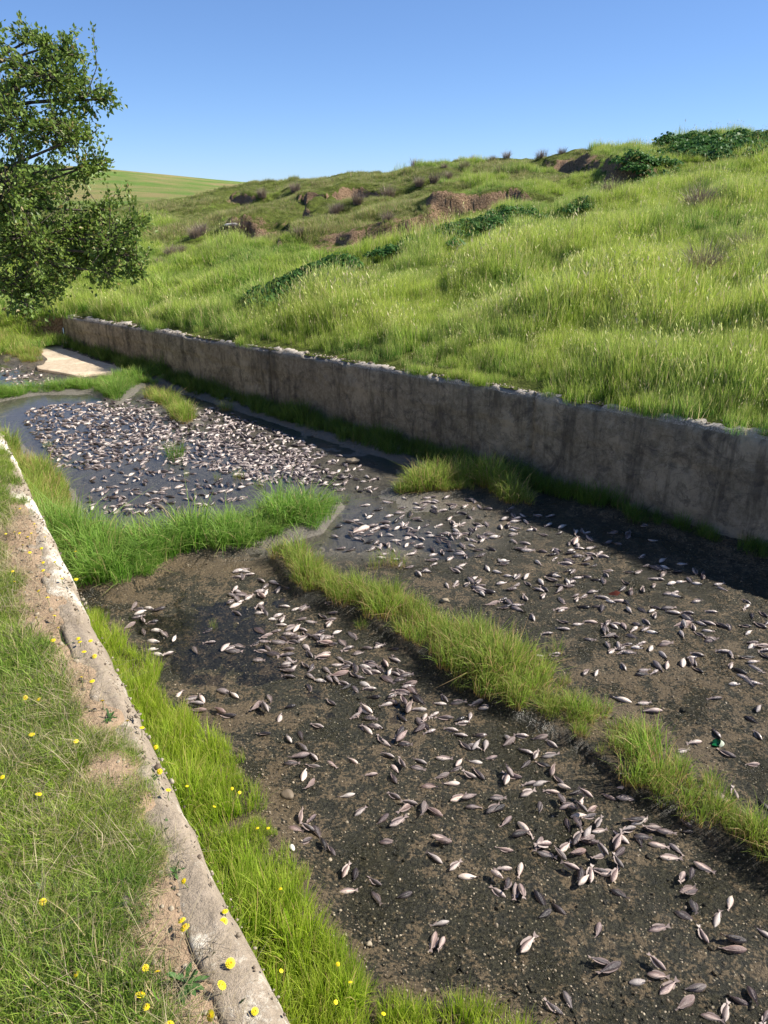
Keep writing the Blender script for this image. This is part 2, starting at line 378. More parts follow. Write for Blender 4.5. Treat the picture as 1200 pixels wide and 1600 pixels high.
# ------------------------------------------------------------------ ground sheets
def axis(a, b, fine, grow=1.18, lo=-3000, hi=3000):
    c = list(np.arange(a, b + 1e-6, fine)); st = fine
    while c[-1] < hi: st *= grow; c.append(c[-1] + st)
    st = fine; pre = []
    x = a
    while x > lo: st *= grow; x -= st; pre.append(x)
    return np.array(pre[::-1] + c)
sa = axis(-9, 46, 0.10); da = np.concatenate([np.arange(-14, -1.4, 0.25), np.arange(-1.4, 0.02, 0.07), np.arange(0.05, 21, 0.10), axis(21.1, 22, 0.10, lo=21)])
da = np.unique(np.round(da, 4))
neg = -14 - np.cumsum(0.25 * 1.25 ** np.arange(40)); da = np.concatenate([neg[neg > -3000][::-1], da])
SS, DD = np.meshgrid(sa, da, indexing='ij'); X, Y = xy_of(SS, DD); Z = H(X, Y)
gx = np.gradient(Z, axis=0) / np.gradient(SS, axis=0); gy = np.gradient(Z, axis=1) / np.gradient(DD, axis=1)
slope = np.hypot(gx, gy)
q_, w_ = qw_of(X, Y)
dist = np.hypot(X, Y)
keep = ((DD >= 0.04) | (SS > WALL_END)) & ~((w_ > -0.05) & (q_ > -8) & (q_ < 27) & (w_ < 14)) & ~((DD < 0) & (SS < WALL_END))
# behind the camera and far away the land closes in again at bank level
farleft = (SS <= WALL_END) & (DD < -14)
Z = np.where(farleft, 1.6, Z); keep = keep | (farleft & (w_ > 13)) | (farleft & (q_ < -8))
dirt = np.clip((slope - 0.95) / 0.5, 0, 1)
for pl, r_ in (([(515, 382), (600, 366), (680, 352)], 0.9), ([(690, 345), (740, 330)], 0.8), ([(395, 372), (440, 362)], 0.8), ([(420, 430), (560, 395)], 0.35), ([(880, 255), (925, 255)], 0.5), ([(260, 425), (300, 418)], 0.6)):
    hp = [hit(*p)[:2] for p in pl]
    dirt = np.maximum(dirt, (0.62 + 0.5 * fbm(X / 0.5, Y / 0.5, 49, 3)) * np.exp(-(distpoly(X, Y, hp, False) / r_) ** 2))
far = sstep(dist, 45, 90)
DIRTGRID = (sa, da, dirt, slope)
me = mesh_np('hillside', np.stack([X, Y, Z], -1).reshape(-1, 3), gridfaces(len(sa), len(da), keep), M['hill_soil'], {'dirt': dirt.ravel(), 'far': far.ravel()})
tag(link('hill_terrain', me), 'grassy hillside with eroded brown scarps rising behind the long wall', 'hill', kind='structure')
def grid_at(arr, s, d):
    i = np.clip(np.searchsorted(sa, s), 0, len(sa) - 1); j = np.clip(np.searchsorted(da, d), 0, len(da) - 1)
    return arr[i, j]

# channel bed
def PP(lst, z=0.0): return [P(u, v, z)[:2] for u, v in lst]
POLY = {
 'left_verge': PP([(165, 985), (210, 1030), (240, 1085), (280, 1145), (350, 1190), (395, 1260), (420, 1320), (470, 1390), (515, 1460), (570, 1540), (650, 1590), (760, 1590), (850, 1625), (900, 1720), (900, 2300), (300, 2300), (100, 1400), (60, 960)]),
 'lush': PP([(150, 932), (200, 926), (290, 876), (380, 864), (440, 846), (495, 832), (530, 792), (500, 800), (430, 812), (360, 835), (290, 848), (180, 862), (110, 850), (40, 800), (40, 900)]),
 'diag': PP([(430, 880), (470, 932), (560, 962), (640, 1015), (700, 1060), (790, 1112), (900, 1165), (1000, 1245), (1100, 1305), (1200, 1365), (1500, 1540), (1500, 1462), (1200, 1322), (1130, 1264), (1050, 1198), (985, 1145), (890, 1085), (830, 1036), (720, 990), (620, 948), (530, 914), (450, 868)]),
 'right': PP([(612, 774), (700, 772), (758, 770), (800, 795), (830, 790), (770, 748), (700, 748), (640, 756)]),
 'far_strip': PP([(-90, 640), (0, 625), (60, 615), (150, 612), (180, 630), (215, 603), (256, 602), (250, 590), (190, 591), (100, 604), (0, 612), (-90, 620)]),
 'far_clump': PP([(226, 622), (260, 643), (285, 664), (306, 662), (292, 642), (250, 616)]),
 'left_edge': PP([(-25, 665), (12, 690), (48, 722), (80, 752), (108, 785), (108, 830), (105, 870), (60, 870), (-60, 700)]),
 'far_verge': PP([(-150, 590), (0, 556), (30, 572), (62, 574), (68, 566), (45, 545), (60, 536), (115, 536), (118, 523), (60, 500), (-100, 500)]),
 'wall_verge': [tuple(xy_of(a, b)) for a, b in ((-5, -0.2), (0, -0.24), (2, -0.28), (3.5, -0.45), (6, -0.5), (10, -0.45), (14, -0.4), (17.3, -0.3), (17.3, 0.3), (-5, 0.3))],
}
bx = np.arange(-14, 9, 0.03); by = np.arange(-1.0, 23, 0.03)
BX, BY = np.meshgrid(bx, by, indexing='ij')
s_, d_ = sd_of(BX, BY); q_, w_ = qw_of(BX, BY)
BU, BV, BF = proj(np.stack([BX, BY, np.zeros_like(BX)], -1))
def bump_poly(name, rad): 
    pl = POLY[name]; ins = inpoly(BX, BY, pl); dd = distpoly(BX, BY, pl)
    return np.where(ins, 1.0, np.exp(-(dd / rad) ** 2)), ins
bz = 0.013 * fbm(BX / 0.8, BY / 0.8, 41, 3) + 0.014 * fbm(BX / 0.15, BY / 0.15, 45, 3) + 0.012 * np.abs(fbm(BX / 0.07, BY / 0.07, 48, 2))
pool = sstep(BY, 7.6, 8.6) * (1 - sstep(BY, 15.5, 17)) * sstep(-BX, -1.5, 0.3)
pool_near = np.exp(-(((BX + 1.9) / 1.4) ** 2 + ((BY - 6.3) / 0.8) ** 2)) + 0.6 * np.exp(-(((BX - 0.4) / 1.2) ** 2 + ((BY - 8.6) / 0.7) ** 2))
stream = np.exp(-(((BX + 9.2) / 1.2) ** 2 + ((BY - 17.5) / 1.2) ** 2))
bz = bz + 0.012 - 0.032 * pool - 0.022 * np.clip(pool_near, 0, 1) - 0.03 * stream
sand = np.zeros_like(BX)
for nm, hgt in (('lush', 0.10), ('diag', 0.085), ('right', 0.05), ('far_strip', 0.05), ('far_clump', 0.04), ('left_edge', 0.06), ('left_verge', 0.10), ('far_verge', 0.10), ('wall_verge', 0.06)):
    e, ins = bump_poly(nm, 0.055 if nm in ('diag', 'lush') else 0.14); bz = bz + hgt * e
    if nm not in ('wall_verge', 'diag'): sand = np.maximum(sand, 0.30 * np.where(ins, 1, np.exp(-(distpoly(BX, BY, POLY[nm]) / 0.12) ** 2)))
for (u, v, ru, rv, a) in ((350, 885, 90, 14, 1.0), (300, 878, 60, 10, 1), (200, 935, 60, 14, 0.6), (700, 790, 80, 8, 0.8), (600, 715, 110, 25, 0.65), (480, 680, 90, 14, 0.9), (90, 612, 70, 6, 0.9), (330, 1110, 60, 40, 0.5), (430, 1250, 40, 80, 0.5), (1050, 1060, 160, 70, 0.4), (1000, 1150, 200, 60, 0.35), (440, 1130, 50, 12, 0.5)):
    sand = np.maximum(sand, a * np.exp(-((BU - u) / ru) ** 2 - ((BV - v) / rv) ** 2))
bz = bz + 0.012 * sand
bed_keep = (d_ < 0.12) & (w_ < 0.12)
bz = bz + 0.30 * sstep(s_, 17.2, 21) 
me = mesh_np('channel_bed', np.stack([BX, BY, bz], -1).reshape(-1, 3), gridfaces(len(bx), len(by), bed_keep), M['mud'], {'sand': sand.ravel(), 'silt_sheen': np.clip(pool + 0.8 * stream + 0.5 * np.exp(-(((BX - 0.2) / 1.6) ** 2 + ((BY - 8.9) / 0.8) ** 2)), 0, 1).ravel()})  # pool silt, and a separate patch of grey sheen put into the colour
tag(link('channel_bed', me), 'dark wet algae covered mud floor of the drained channel', 'channel bed', kind='structure')
def bedz(x, y):
    i = np.clip(((np.asarray(x) - bx[0]) / 0.03).astype(int), 0, len(bx) - 1); j = np.clip(((np.asarray(y) - by[0]) / 0.03).astype(int), 0, len(by) - 1)
    return bz[i, j]
# shallow water film lying in the low places
wp = [xy_of(-6, 0.02), xy_of(17.8, 0.02), xy_qw(21.5, 0.02), xy_qw(-2.5, 0.02)]
me = mesh_np('water', [(a[0], a[1], 0.0) for a in wp], np.array([[0, 1, 2, 3]]), M['water'])
tag(link('water', me), 'shallow film of water lying over the low parts of the bed', 'water', kind='structure')

# near bank
qa = np.unique(np.round(np.concatenate([np.arange(-3.0, 8, 0.03), np.arange(8, 28, 0.15), [-8, -6, -5, -4]]), 4)); wa = np.unique(np.round(np.concatenate([np.arange(0.05, 4, 0.03), np.arange(4, 15, 0.4)]), 4))
QQ, WW = np.meshgrid(qa, wa, indexing='ij'); X, Y = xy_qw(QQ, WW)
def bankz(x, y):
    q, w = qw_of(x, y)
    edge = 0.082 + 0.12 * fbm(q / 0.3, q * 0 + 3, 51, 4)
    z = BANK_Z - 0.03 + 0.05 * sstep(w, edge - 0.04, edge + 0.14) + 0.035 * np.clip(w - 0.4, 0, 6) + 0.035 * fbm(x / 0.45, y / 0.45, 53, 4) * sstep(w, 0.2, 0.6) + 0.008 * fbm(x / 0.06, y / 0.06, 57, 2)
    return z - 0.9 * sstep(q, 10, 26)
Zb = bankz(X, Y); Zb = np.where(WW < 0.06, Zb - 0.08, Zb)
me = mesh_np('bank_ground', np.stack([X, Y, Zb], -1).reshape(-1, 3), gridfaces(len(qa), len(wa)), M['bank_soil'])
tag(link('bank_ground', me), 'bare tan soil of the near bank beside the low wall', 'ground', kind='structure')

# ------------------------------------------------------------------ walls
def wall(name, s0, s1, top, thick, frame, mat, bottom=-0.3, step=0.04, crumble=0.03, pale=True, seed=0, frontd=-1):
    """long cast wall: profile front-bottom, front face, top, back; faces roughened"""
    s = np.arange(s0, s1, step); prof = []
    nz = 34
    for k in range(nz + 1): prof.append(('f', k / nz))
    nt = max(4, int(thick / 0.03))
    for k in range(1, nt + 1): prof.append(('t', k / nt))
    prof.append(('b', 0.5)); prof.append(('b', 0.0))
    V = np.zeros((len(s), len(prof), 3)); pa = np.zeros((len(s), len(prof)))
    tp = top(s) if callable(top) else np.full(s.shape, top)
    chip = crumble * fbm(s / 0.35, s * 0, 61 + seed, 4) + 0.6 * crumble * fbm(s / 0.07, s * 0, 65 + seed, 2)
    big = np.clip(fbm(s / 1.3, s * 0 + 5, 67 + seed, 3), 0, 1) * 0.12
    for j, (k, f) in enumerate(prof):
        if k == 'f':
            z = bottom + (tp - bottom) * f
            d = 0.022 * fbm(s / 0.6, z / 0.5, 71 + seed, 4) + 0.010 * fbm(s / 0.09, z / 0.09, 75 + seed, 3)
            if frontd > 0:
                d = d - 0.018 * sstep(z / tp + 0.03 * fbm(s / 0.7, s * 0, 83, 3), 0.60, 0.64) + 0.03 * np.clip(fbm(s / 0.3, z / 0.2, 85, 4) - 0.15, 0, 1) * 2
                for js in (3.35, 9.2, 14.4, -1.6): d = d + 0.07 * np.exp(-((s - js - 0.02 * fbm(z / 0.1, z * 0, 87, 2)) / 0.035) ** 2)
            e = sstep(np.full(s.shape, f), 0.95, 1.0)
            z = z - e * 0.02 + e * chip * 0.6; d = d + e * (0.03 + big * 0.4 + np.abs(chip))
            if f > 0.96: pa[:, j] = 0.5
        elif k == 't':
            d = thick * f + (1 - f) * (0.03 + big * 0.4 + np.abs(chip)); z = tp + 0.018 * fbm(s / 0.12, d / 0.12 + f * 3, 79 + seed, 3) + chip * 0.6
            pa[:, j] = 0.80
        else:
            d = np.full(s.shape, thick); z = bottom + (tp - bottom) * f
        x, y = frame(s, d); V[:, j, 0] = x; V[:, j, 1] = y; V[:, j, 2] = z
    nv = len(prof); f = gridfaces(len(s), nv)
    v = V.reshape(-1, 3)
    caps = [np.array([[j for j in range(nv)]]), np.array([[(len(s) - 1) * nv + j for j in range(nv)][::-1]])]
    return link(name, mesh_np(name, v, [f] + caps, mat, {'pale': pa.ravel() if pale else pa.ravel() * 0}))
ft = lambda s: np.interp(s, [-6, 0, 4, 17.4], [1.41, 1.385, 1.305, 0.82]) + 0.015 * fbm(s / 2.0, s * 0, 90, 2)
o = wall('retaining_wall', -6.0, WALL_END + 0.2, ft, 0.34, xy_of, M['wall_concrete'], seed=1, crumble=0.07, frontd=1)
tag(o, 'long stained grey concrete wall holding back the grassy hill, its face in shadow', 'wall')
# joints in the face of the wall: shallow dark mortar seams
o2 = wall('channel_wall', -2.6, 22.0, BANK_Z, 0.17, xy_qw, M['parapet_concrete'], seed=5, crumble=0.028, pale=False)
tag(o2, 'low weathered wall top with white lichen edging the near bank', 'wall')

# concrete apron slab far up the channel
slab_px = [(58, 576), (40, 548), (70, 534), (118, 538), (150, 548), (203, 568), (190, 582), (120, 586)]
sp = [np.array(p) for p in PP(slab_px, 0.06)]
def slab():
    cen = sum(sp) / len(sp); rings = []; n = 72
    per = []
    for i in range(len(sp)):
        a, b = sp[i], sp[(i + 1) % len(sp)]
        for k in range(9): per.append(a + (b - a) * k / 9)
    per = np.array(per); n = len(per); V = []
    j = 0.08 * fbm(per[:, 0] / 0.4, per[:, 1] / 0.4, 95, 3)[:, None]
    per = cen + (per - cen) * (1 + j)
    for f, z in ((1.0, -0.05), (1.0, 0.055), (0.985, 0.065), (0.9, 0.07), (0.75, 0.07), (0.5, 0.07), (0.25, 0.07)):
        r = cen + (per - cen) * f; V.append(np.column_stack([r, z + (0.012 * fbm(r[:, 0] / 0.3, r[:, 1] / 0.3, 97, 3) if f < 1 else 0 * r[:, 0])]))
    V = np.concatenate(V + [np.array([[cen[0], cen[1], 0.07]])]); F = []
    m = 7
    for k in range(m - 1):
        for i in range(n): F.append((k * n + i, k * n + (i + 1) % n, (k + 1) * n + (i + 1) % n, (k + 1) * n + i))
    T = [((m - 1) * n + i, (m - 1) * n + (i + 1) % n, m * n) for i in range(n)]
    return mesh_np('concrete_slab', V, [np.array(F), np.array(T)], M['slab_concrete'])
tag(link('concrete_slab', slab()), 'pale dry concrete slab lying in the far end of the channel', 'slab')

# ------------------------------------------------------------------ blades and clumps
def blades(n, rad, hlo, hhi, wid, lean=0.35, seg=3, seedk=0, curl=0.5, flat=0.0):
    g = np.random.default_rng(seedk)
    a = g.uniform(0, 2 * np.pi, n); r = rad * np.sqrt(g.uniform(0, 1, n)); bx_, by_ = r * np.cos(a), r * np.sin(a)
    h = g.uniform(hlo, hhi, n) * (1 - 0.25 * (r / rad) ** 2)
    la = a + g.normal(0, 0.9, n); l = np.abs(g.normal(0, lean, n)) + 0.05 + flat
    fa = g.uniform(0, 2 * np.pi, n); wd = wid * g.uniform(0.6, 1.3, n); rr = g.uniform(0, 1, n)
    V = []; T = []; Rr = []; F4 = []; F3 = []
    nv = 2 * seg + 1
    for k in range(seg + 1):
        t = k / seg; bend = l * (t + curl * t * t)
        ht = h * t * np.sqrt(np.clip(1 - (np.minimum(bend, 1.2) * 0.6) ** 2, 0.15, 1))
        cx = bx_ + np.cos(la) * h * t * bend * 0.8; cy = by_ + np.sin(la) * h * t * bend * 0.8
        w = wd * (1 - t) ** 0.6 * (0.75 + 0.6 * t) * 0.5
        if k < seg:
            V.append(np.stack([cx - np.cos(fa) * w, cy - np.sin(fa) * w, ht], -1)); V.append(np.stack([cx + np.cos(fa) * w, cy + np.sin(fa) * w, ht], -1)); T += [np.full(n, t)] * 2
        else: V.append(np.stack([cx, cy, ht], -1)); T.append(np.full(n, 1.0))
    V = np.stack(V, 1).reshape(-1, 3); T = np.stack(T, 1).ravel(); Rr = np.repeat(rr, nv)
    b = (np.arange(n) * nv)[:, None]
    q = np.concatenate([b + np.array([[2 * k, 2 * k + 1, 2 * k + 3, 2 * k + 2]]) for k in range(seg - 1)]) if seg > 1 else np.zeros((0, 4), int)
    t3 = b + np.array([[2 * seg - 2, 2 * seg - 1, 2 * seg]])
    return V, q, t3, T, Rr
def leafs(n, rad, height, size, seedk=0, dome=True):
    """broad-leaved low plant: tilted lobed leaves over a mound with a few stems"""
    g = np.random.default_rng(seedk)
    V = []; F = []; T = []; Q = []
    for i in range(n):
        a = g.uniform(0, 2 * np.pi); r = rad * math.sqrt(g.uniform()); z = height * (1 - (r / rad) ** 2 * 0.6) * g.uniform(0.3, 1)
        c = np.array([r * math.cos(a), r * math.sin(a), z]); nrm = np.array([math.cos(a) * 0.5, math.sin(a) * 0.5, 1]) + g.normal(0, 0.45, 3); nrm /= np.linalg.norm(nrm)
        u = np.cross(nrm, g.normal(size=3)); u /= np.linalg.norm(u); w = np.cross(nrm, u); s = size * g.uniform(0.55, 1.2)
        pts = [c - u * s, c - u * 0.35 * s + w * 0.62 * s - nrm * 0.12 * s, c + u * 0.45 * s + w * 0.5 * s, c + u * s - nrm * 0.25 * s, c + u * 0.45 * s - w * 0.5 * s, c - u * 0.35 * s - w * 0.62 * s - nrm * 0.12 * s]
        b = len(V); V += pts; F += [(b, b + 1, b + 2, b + 3), (b, b + 3, b + 4, b + 5)]; T += [z / height * 0.5] * 6; Q += [g.uniform()] * 6
    return np.array(V), np.array(F), np.zeros((0, 3), int), np.array(T), np.array(Q)
def cmesh(name, parts, mat): 
    off = 0; V = []; F4 = []; F3 = []; T = []; Q = []
    for v, q, t, tt, rr in parts:
        V.append(v); F4.append(q + off); F3.append(t + off); T.append(tt); Q.append(rr); off += len(v)
    return mesh_np(name, np.concatenate(V), [np.concatenate(F4), np.concatenate(F3)], mat, {'t': np.concatenate(T), 'r': np.concatenate(Q)})
def place(parts_fn, pts, scl, rot, name, mat, hz=None):
    """one real mesh made of many copies of clump variants (for things that are one plant or one patch)"""
    out = []
    for i, p in enumerate(pts):
        v, q, t, tt, rr = parts_fn[i % len(parts_fn)]
        c, s = math.cos(rot[i]), math.sin(rot[i]); k = scl[i]
        x = v[:, 0] * c - v[:, 1] * s; y = v[:, 0] * s + v[:, 1] * c
        out.append((np.stack([x * k + p[0], y * k + p[1], v[:, 2] * k + p[2]], -1), q, t, tt, rr))
    return cmesh(name, out, mat)

TEMPL = {}
def templ(key, metas):
    col = bpy.data.collections.new(key)
    for i, me in enumerate(metas):
        o = bpy.data.objects.new('%s_clump' % key, me); col.objects.link(o)
    TEMPL[key] = (col, len(metas))
def make_tree():
    ng = bpy.data.node_groups.new('scatter', 'GeometryNodeTree')
    ng.interface.new_socket('Geometry', in_out='INPUT', socket_type='NodeSocketGeometry')
    ng.interface.new_socket('Clumps', in_out='INPUT', socket_type='NodeSocketCollection')
    ng.interface.new_socket('Geometry', in_out='OUTPUT', socket_type='NodeSocketGeometry')
    gi = ng.nodes.new('NodeGroupInput'); go = ng.nodes.new('NodeGroupOutput')
    ci = ng.nodes.new('GeometryNodeCollectionInfo'); ci.inputs['Separate Children'].default_value = True; ci.inputs['Reset Children'].default_value = True
    ip = ng.nodes.new('GeometryNodeInstanceOnPoints'); ip.inputs['Pick Instance'].default_value = True
    def na(n, t):
        a = ng.nodes.new('GeometryNodeInputNamedAttribute'); a.data_type = t; a.inputs['Name'].default_value = n; return a.outputs['Attribute']
    er = ng.nodes.new('FunctionNodeEulerToRotation'); L = ng.links.new
    L(gi.outputs[0], ip.inputs['Points']); L(gi.outputs[1], ci.inputs['Collection']); L(ci.outputs[0], ip.inputs['Instance'])
    L(na('idx', 'INT'), ip.inputs['Instance Index']); L(na('rot', 'FLOAT_VECTOR'), er.inputs[0]); L(er.outputs[0], ip.inputs['Rotation'])
    L(na('scl', 'FLOAT_VECTOR'), ip.inputs['Scale']); L(ip.outputs[0], go.inputs[0])
    return ng
NG = make_tree()
def scatter(name, pts, scl, key, label, cat, tilt=0.12, kind='stuff', group=None):
    pts = np.asarray(pts, np.float32); n = len(pts); col, nt = TEMPL[key]
    me = bpy.data.meshes.new(name); me.vertices.add(n); me.vertices.foreach_set('co', pts.ravel())
    a = me.attributes.new('idx', 'INT', 'POINT'); a.data.foreach_set('value', rng.integers(0, nt, n).astype(np.int32))
    a = me.attributes.new('rot', 'FLOAT_VECTOR', 'POINT'); a.data.foreach_set('vector', np.stack([rng.normal(0, tilt, n), rng.normal(0, tilt, n), rng.uniform(0, 6.28, n)], -1).astype(np.float32).ravel())
    s = np.asarray(scl, np.float32) * np.ones(n, np.float32)
    a = me.attributes.new('scl', 'FLOAT_VECTOR', 'POINT'); a.data.foreach_set('vector', np.stack([s, s, s * rng.uniform(0.8, 1.2, n)], -1).astype(np.float32).ravel())
    o = link(name, me); md = o.modifiers.new('scatter', 'NODES'); md.node_group = NG
    for it in NG.interface.items_tree:
        if it.name == 'Clumps': md[it.identifier] = col
    return tag(o, label, cat, group, kind)

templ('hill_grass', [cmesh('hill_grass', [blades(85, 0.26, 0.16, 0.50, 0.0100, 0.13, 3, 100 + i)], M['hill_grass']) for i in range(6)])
templ('dull_grass', [cmesh('dull_grass', [blades(80, 0.26, 0.06, 0.27, 0.012, 0.4, 2, 130 + i)], M['dull_grass']) for i in range(5)])
templ('low_hill_grass', [cmesh('low_hill_grass', [blades(80, 0.26, 0.06, 0.27, 0.012, 0.35, 2, 120 + i)], M['hill_grass']) for i in range(5)])
templ('bank_grass', [cmesh('bank_grass', [blades(70, 0.09, 0.03, 0.10, 0.0038, 0.6, 3, 140 + i)], M['bank_grass']) for i in range(6)])
templ('bank_straw', [cmesh('bank_straw', [blades(40, 0.10, 0.05, 0.11, 0.0022, 0.9, 3, 160 + i, flat=0.6)], M['straw']) for i in range(5)])
M['painted_shade_grass'] = blade_mat('painted_shade_grass', (0.05, 0.11, 0.015), (0.12, 0.20, 0.03), (0.18, 0.26, 0.05), 0.05, (0.2, 0.15, 0.08), 0.8, (0.05, 0.12, 0.02), trans=0.25)  # the wall's shadow is put into this darker blade green
templ('painted_shade_grass', [cmesh('painted_shade_grass', [blades(80, 0.13, 0.12, 0.36, 0.0072, 0.35, 3, 240 + i, curl=0.6)], M['painted_shade_grass']) for i in range(4)])
templ('wet_grass', [cmesh('wet_grass', [blades(70, 0.11, 0.12, 0.34, 0.0060, 0.22, 4, 180 + i)], M['wet_grass']) for i in range(6)])
templ('lush_grass', [cmesh('lush_grass', [blades(80, 0.17, 0.20, 0.48, 0.0105, 0.5, 4, 200 + i, curl=0.8)], M['lush_grass']) for i in range(6)])
templ('strip_grass', [cmesh('strip_grass', [blades(80, 0.13, 0.12, 0.36, 0.0072, 0.42, 4, 220 + i, curl=0.7)], M['strip_grass']) for i in range(6)])
def pebble(seed, mat, sub=2, amp=0.3, flat=0.6):
    import bmesh
    bm = bmesh.new(); bmesh.ops.create_icosphere(bm, subdivisions=sub, radius=1.0); g = np.random.default_rng(seed); k = g.normal(0, 1, (4, 3))
    for v in bm.verts:
        c = np.array(v.co); f = 1 + amp * sum(math.sin(2.1 * (c @ kk) + i) for i, kk in enumerate(k)) / 4
        v.co = v.co * f; v.co.z *= flat
    me = bpy.data.meshes.new('pebble'); bm.to_mesh(me); bm.free(); me.materials.append(mat)
    for p in me.polygons: p.use_smooth = True
    return me
templ('pebble', [pebble(i, M['stone']) for i in range(5)])

# hill grass points
def hillpoints(n, s0, s1, d0, d1):
    s = rng.uniform(s0, s1, n); d = rng.uniform(d0, d1, n); x, y = xy_of(s, d); return s, d, x, y
s, d, x, y = hillpoints(275000, -4, 46, 0.02, 20)
dist = np.hypot(x, y); dens = np.clip((10.0 / dist) ** 1.35, 0, 1)           # thinner with distance, clumps get bigger
u, v, f = proj(np.stack([x, y, H(x, y)], -1))
k = (u > -250) & (u < 1450) & (f > 0)
s, d, x, y, dist, dens = [a[k] for a in (s, d, x, y, dist, dens)]
dr = grid_at(dirt, s, d); sl_ = grid_at(slope, s, d)
paths = distpoly(x, y, [hit(*p)[:2] for p in ((400, 440), (480, 415), (570, 388))], False)
lowzone = np.clip(sstep(s, 9, 14) * sstep(d, 0.2, 1.5) * 1.0 + 0.0, 0, 1)
area_d = 0.36
nearstep = np.min([distpoly(x, y, st[0], False) for st in STEPS], axis=0)
bushd = np.min([distpoly(x, y, [hit(*q)[:2] for q in pl], False) - r_ for pl, r_ in (([(425, 478), (450, 462), (480, 448), (510, 436), (540, 430)], 0.8), ([(610, 402), (650, 392), (680, 382), (700, 372), (730, 364), (770, 356), (830, 345)], 1.0), ([(1090, 238), (1150, 236), (1230, 240)], 1.0))], axis=0)
thin = sstep(fbm(x / 0.7, y / 0.7, 139, 3), -0.45, 0.1)
prob = np.where(d < 0.3, np.where((fbm(s / 0.9, s * 0, 141, 3) > -0.05 + 0.9 * (0.3 - d)), 1.0, 0.0), 1) * dens * (0.35 + 0.65 * thin) * np.where(bushd < 0, 0.22, 1) * np.where(dr > 0.45, 0.24, 1) * np.where(paths < 0.5, 0.45, 1)
pick = rng.uniform(0, 1, len(s)) < prob * 0.62
s, d, x, y, dist, lowzone, paths, nearstep = [a[pick] for a in (s, d, x, y, dist, lowzone, paths, nearstep)]
tall = (dr[pick] < 0.3) & ((fbm(x / 2.6, y / 2.6, 131, 3) * 0.7 + 0.45 - 1.0 * lowzone + 0.35 * sstep(fbm(x / 1.6, y / 1.6, 133, 2), 0.2, 0.4)) > -0.05)
edge = sstep(d, 0.2, 1.0)
sc = (0.85 + 0.35 * rng.uniform(size=len(s))) * np.clip(dist / 18, 1, 1.25) * (0.55 + 0.45 * edge) * (0.85 + 0.9 * np.clip(fbm(x / 1.1, y / 1.1, 135, 3), -0.4, 1)) * (1 - 0.45 * sstep(d, 6, 10) * sstep(s, 2, 8)) * (1 - 0.5 * np.exp(-(nearstep / 1.3) ** 2))
z = np.where(d < 0.36, ft(s) - 0.02, H(x, y) - 0.03)
pts = np.stack([x, y, z], -1)
print('hill clumps', tall.sum(), (~tall).sum())
scatter('tall_hill_grass', pts[tall], sc[tall], 'hill_grass', 'tall yellow green wild grass covering the hillside above the long wall', 'grass')
seedpick = tall & (rng.uniform(size=len(tall)) < 0.13)
b_ = [blades(10, 0.26, 0.42, 0.62, 0.006, 0.12, 3, 260 + i) for i in range(4)]
def heads(v, q, t3, T, Rr, n, seedk):
    g = np.random.default_rng(seedk); V = []; F = []; tip = v[6::7]
    for i, c in enumerate(tip):
        L = g.uniform(0.04, 0.09); dx = g.normal(0, 0.35, 2); a = g.uniform(0, 3.1); w = np.array([math.cos(a), math.sin(a), 0]) * 0.009; ax = np.array([dx[0], dx[1], 0.9]) * L; b = len(V)
        V += [c - ax * 0.3, c + ax * 0.3 + w, c + ax * 0.8, c + ax * 0.3 - w]; F.append((b, b + 1, b + 2, b + 3))
    return np.array(V), np.array(F), np.zeros((0, 3), int), np.full(len(V), 0.9), np.repeat(g.uniform(size=n), 4)
M['seed_grass'] = blade_mat('seed_grass', (0.30, 0.36, 0.07), (0.52, 0.57, 0.15), (0.68, 0.68, 0.28), 0.3, (0.70, 0.58, 0.36), 0.5, (0.40, 0.44, 0.12), trans=0.35)
templ('seed_grass', [cmesh('seed_grass', [b_[i], heads(*b_[i], 10, 270 + i)], M['seed_grass']) for i in range(4)])
scatter('seeding_hill_grass', pts[seedpick], sc[seedpick], 'seed_grass', 'pale seed heads standing above the tall hillside grass', 'grass')
dull = ~tall & (sstep(d, 4.5, 8) * sstep(s, 6, 14) + 0.5 * fbm(x / 1.5, y / 1.5, 143, 3) > 0.5)
scatter('short_hill_grass', pts[~tall & ~dull], sc[~tall & ~dull], 'low_hill_grass', 'shorter pale green grass on the left part of the hillside', 'grass')
scatter('dull_hill_grass', pts[dull], sc[dull], 'dull_grass', 'dull tan and green rough grass around the eroded terraces', 'grass')

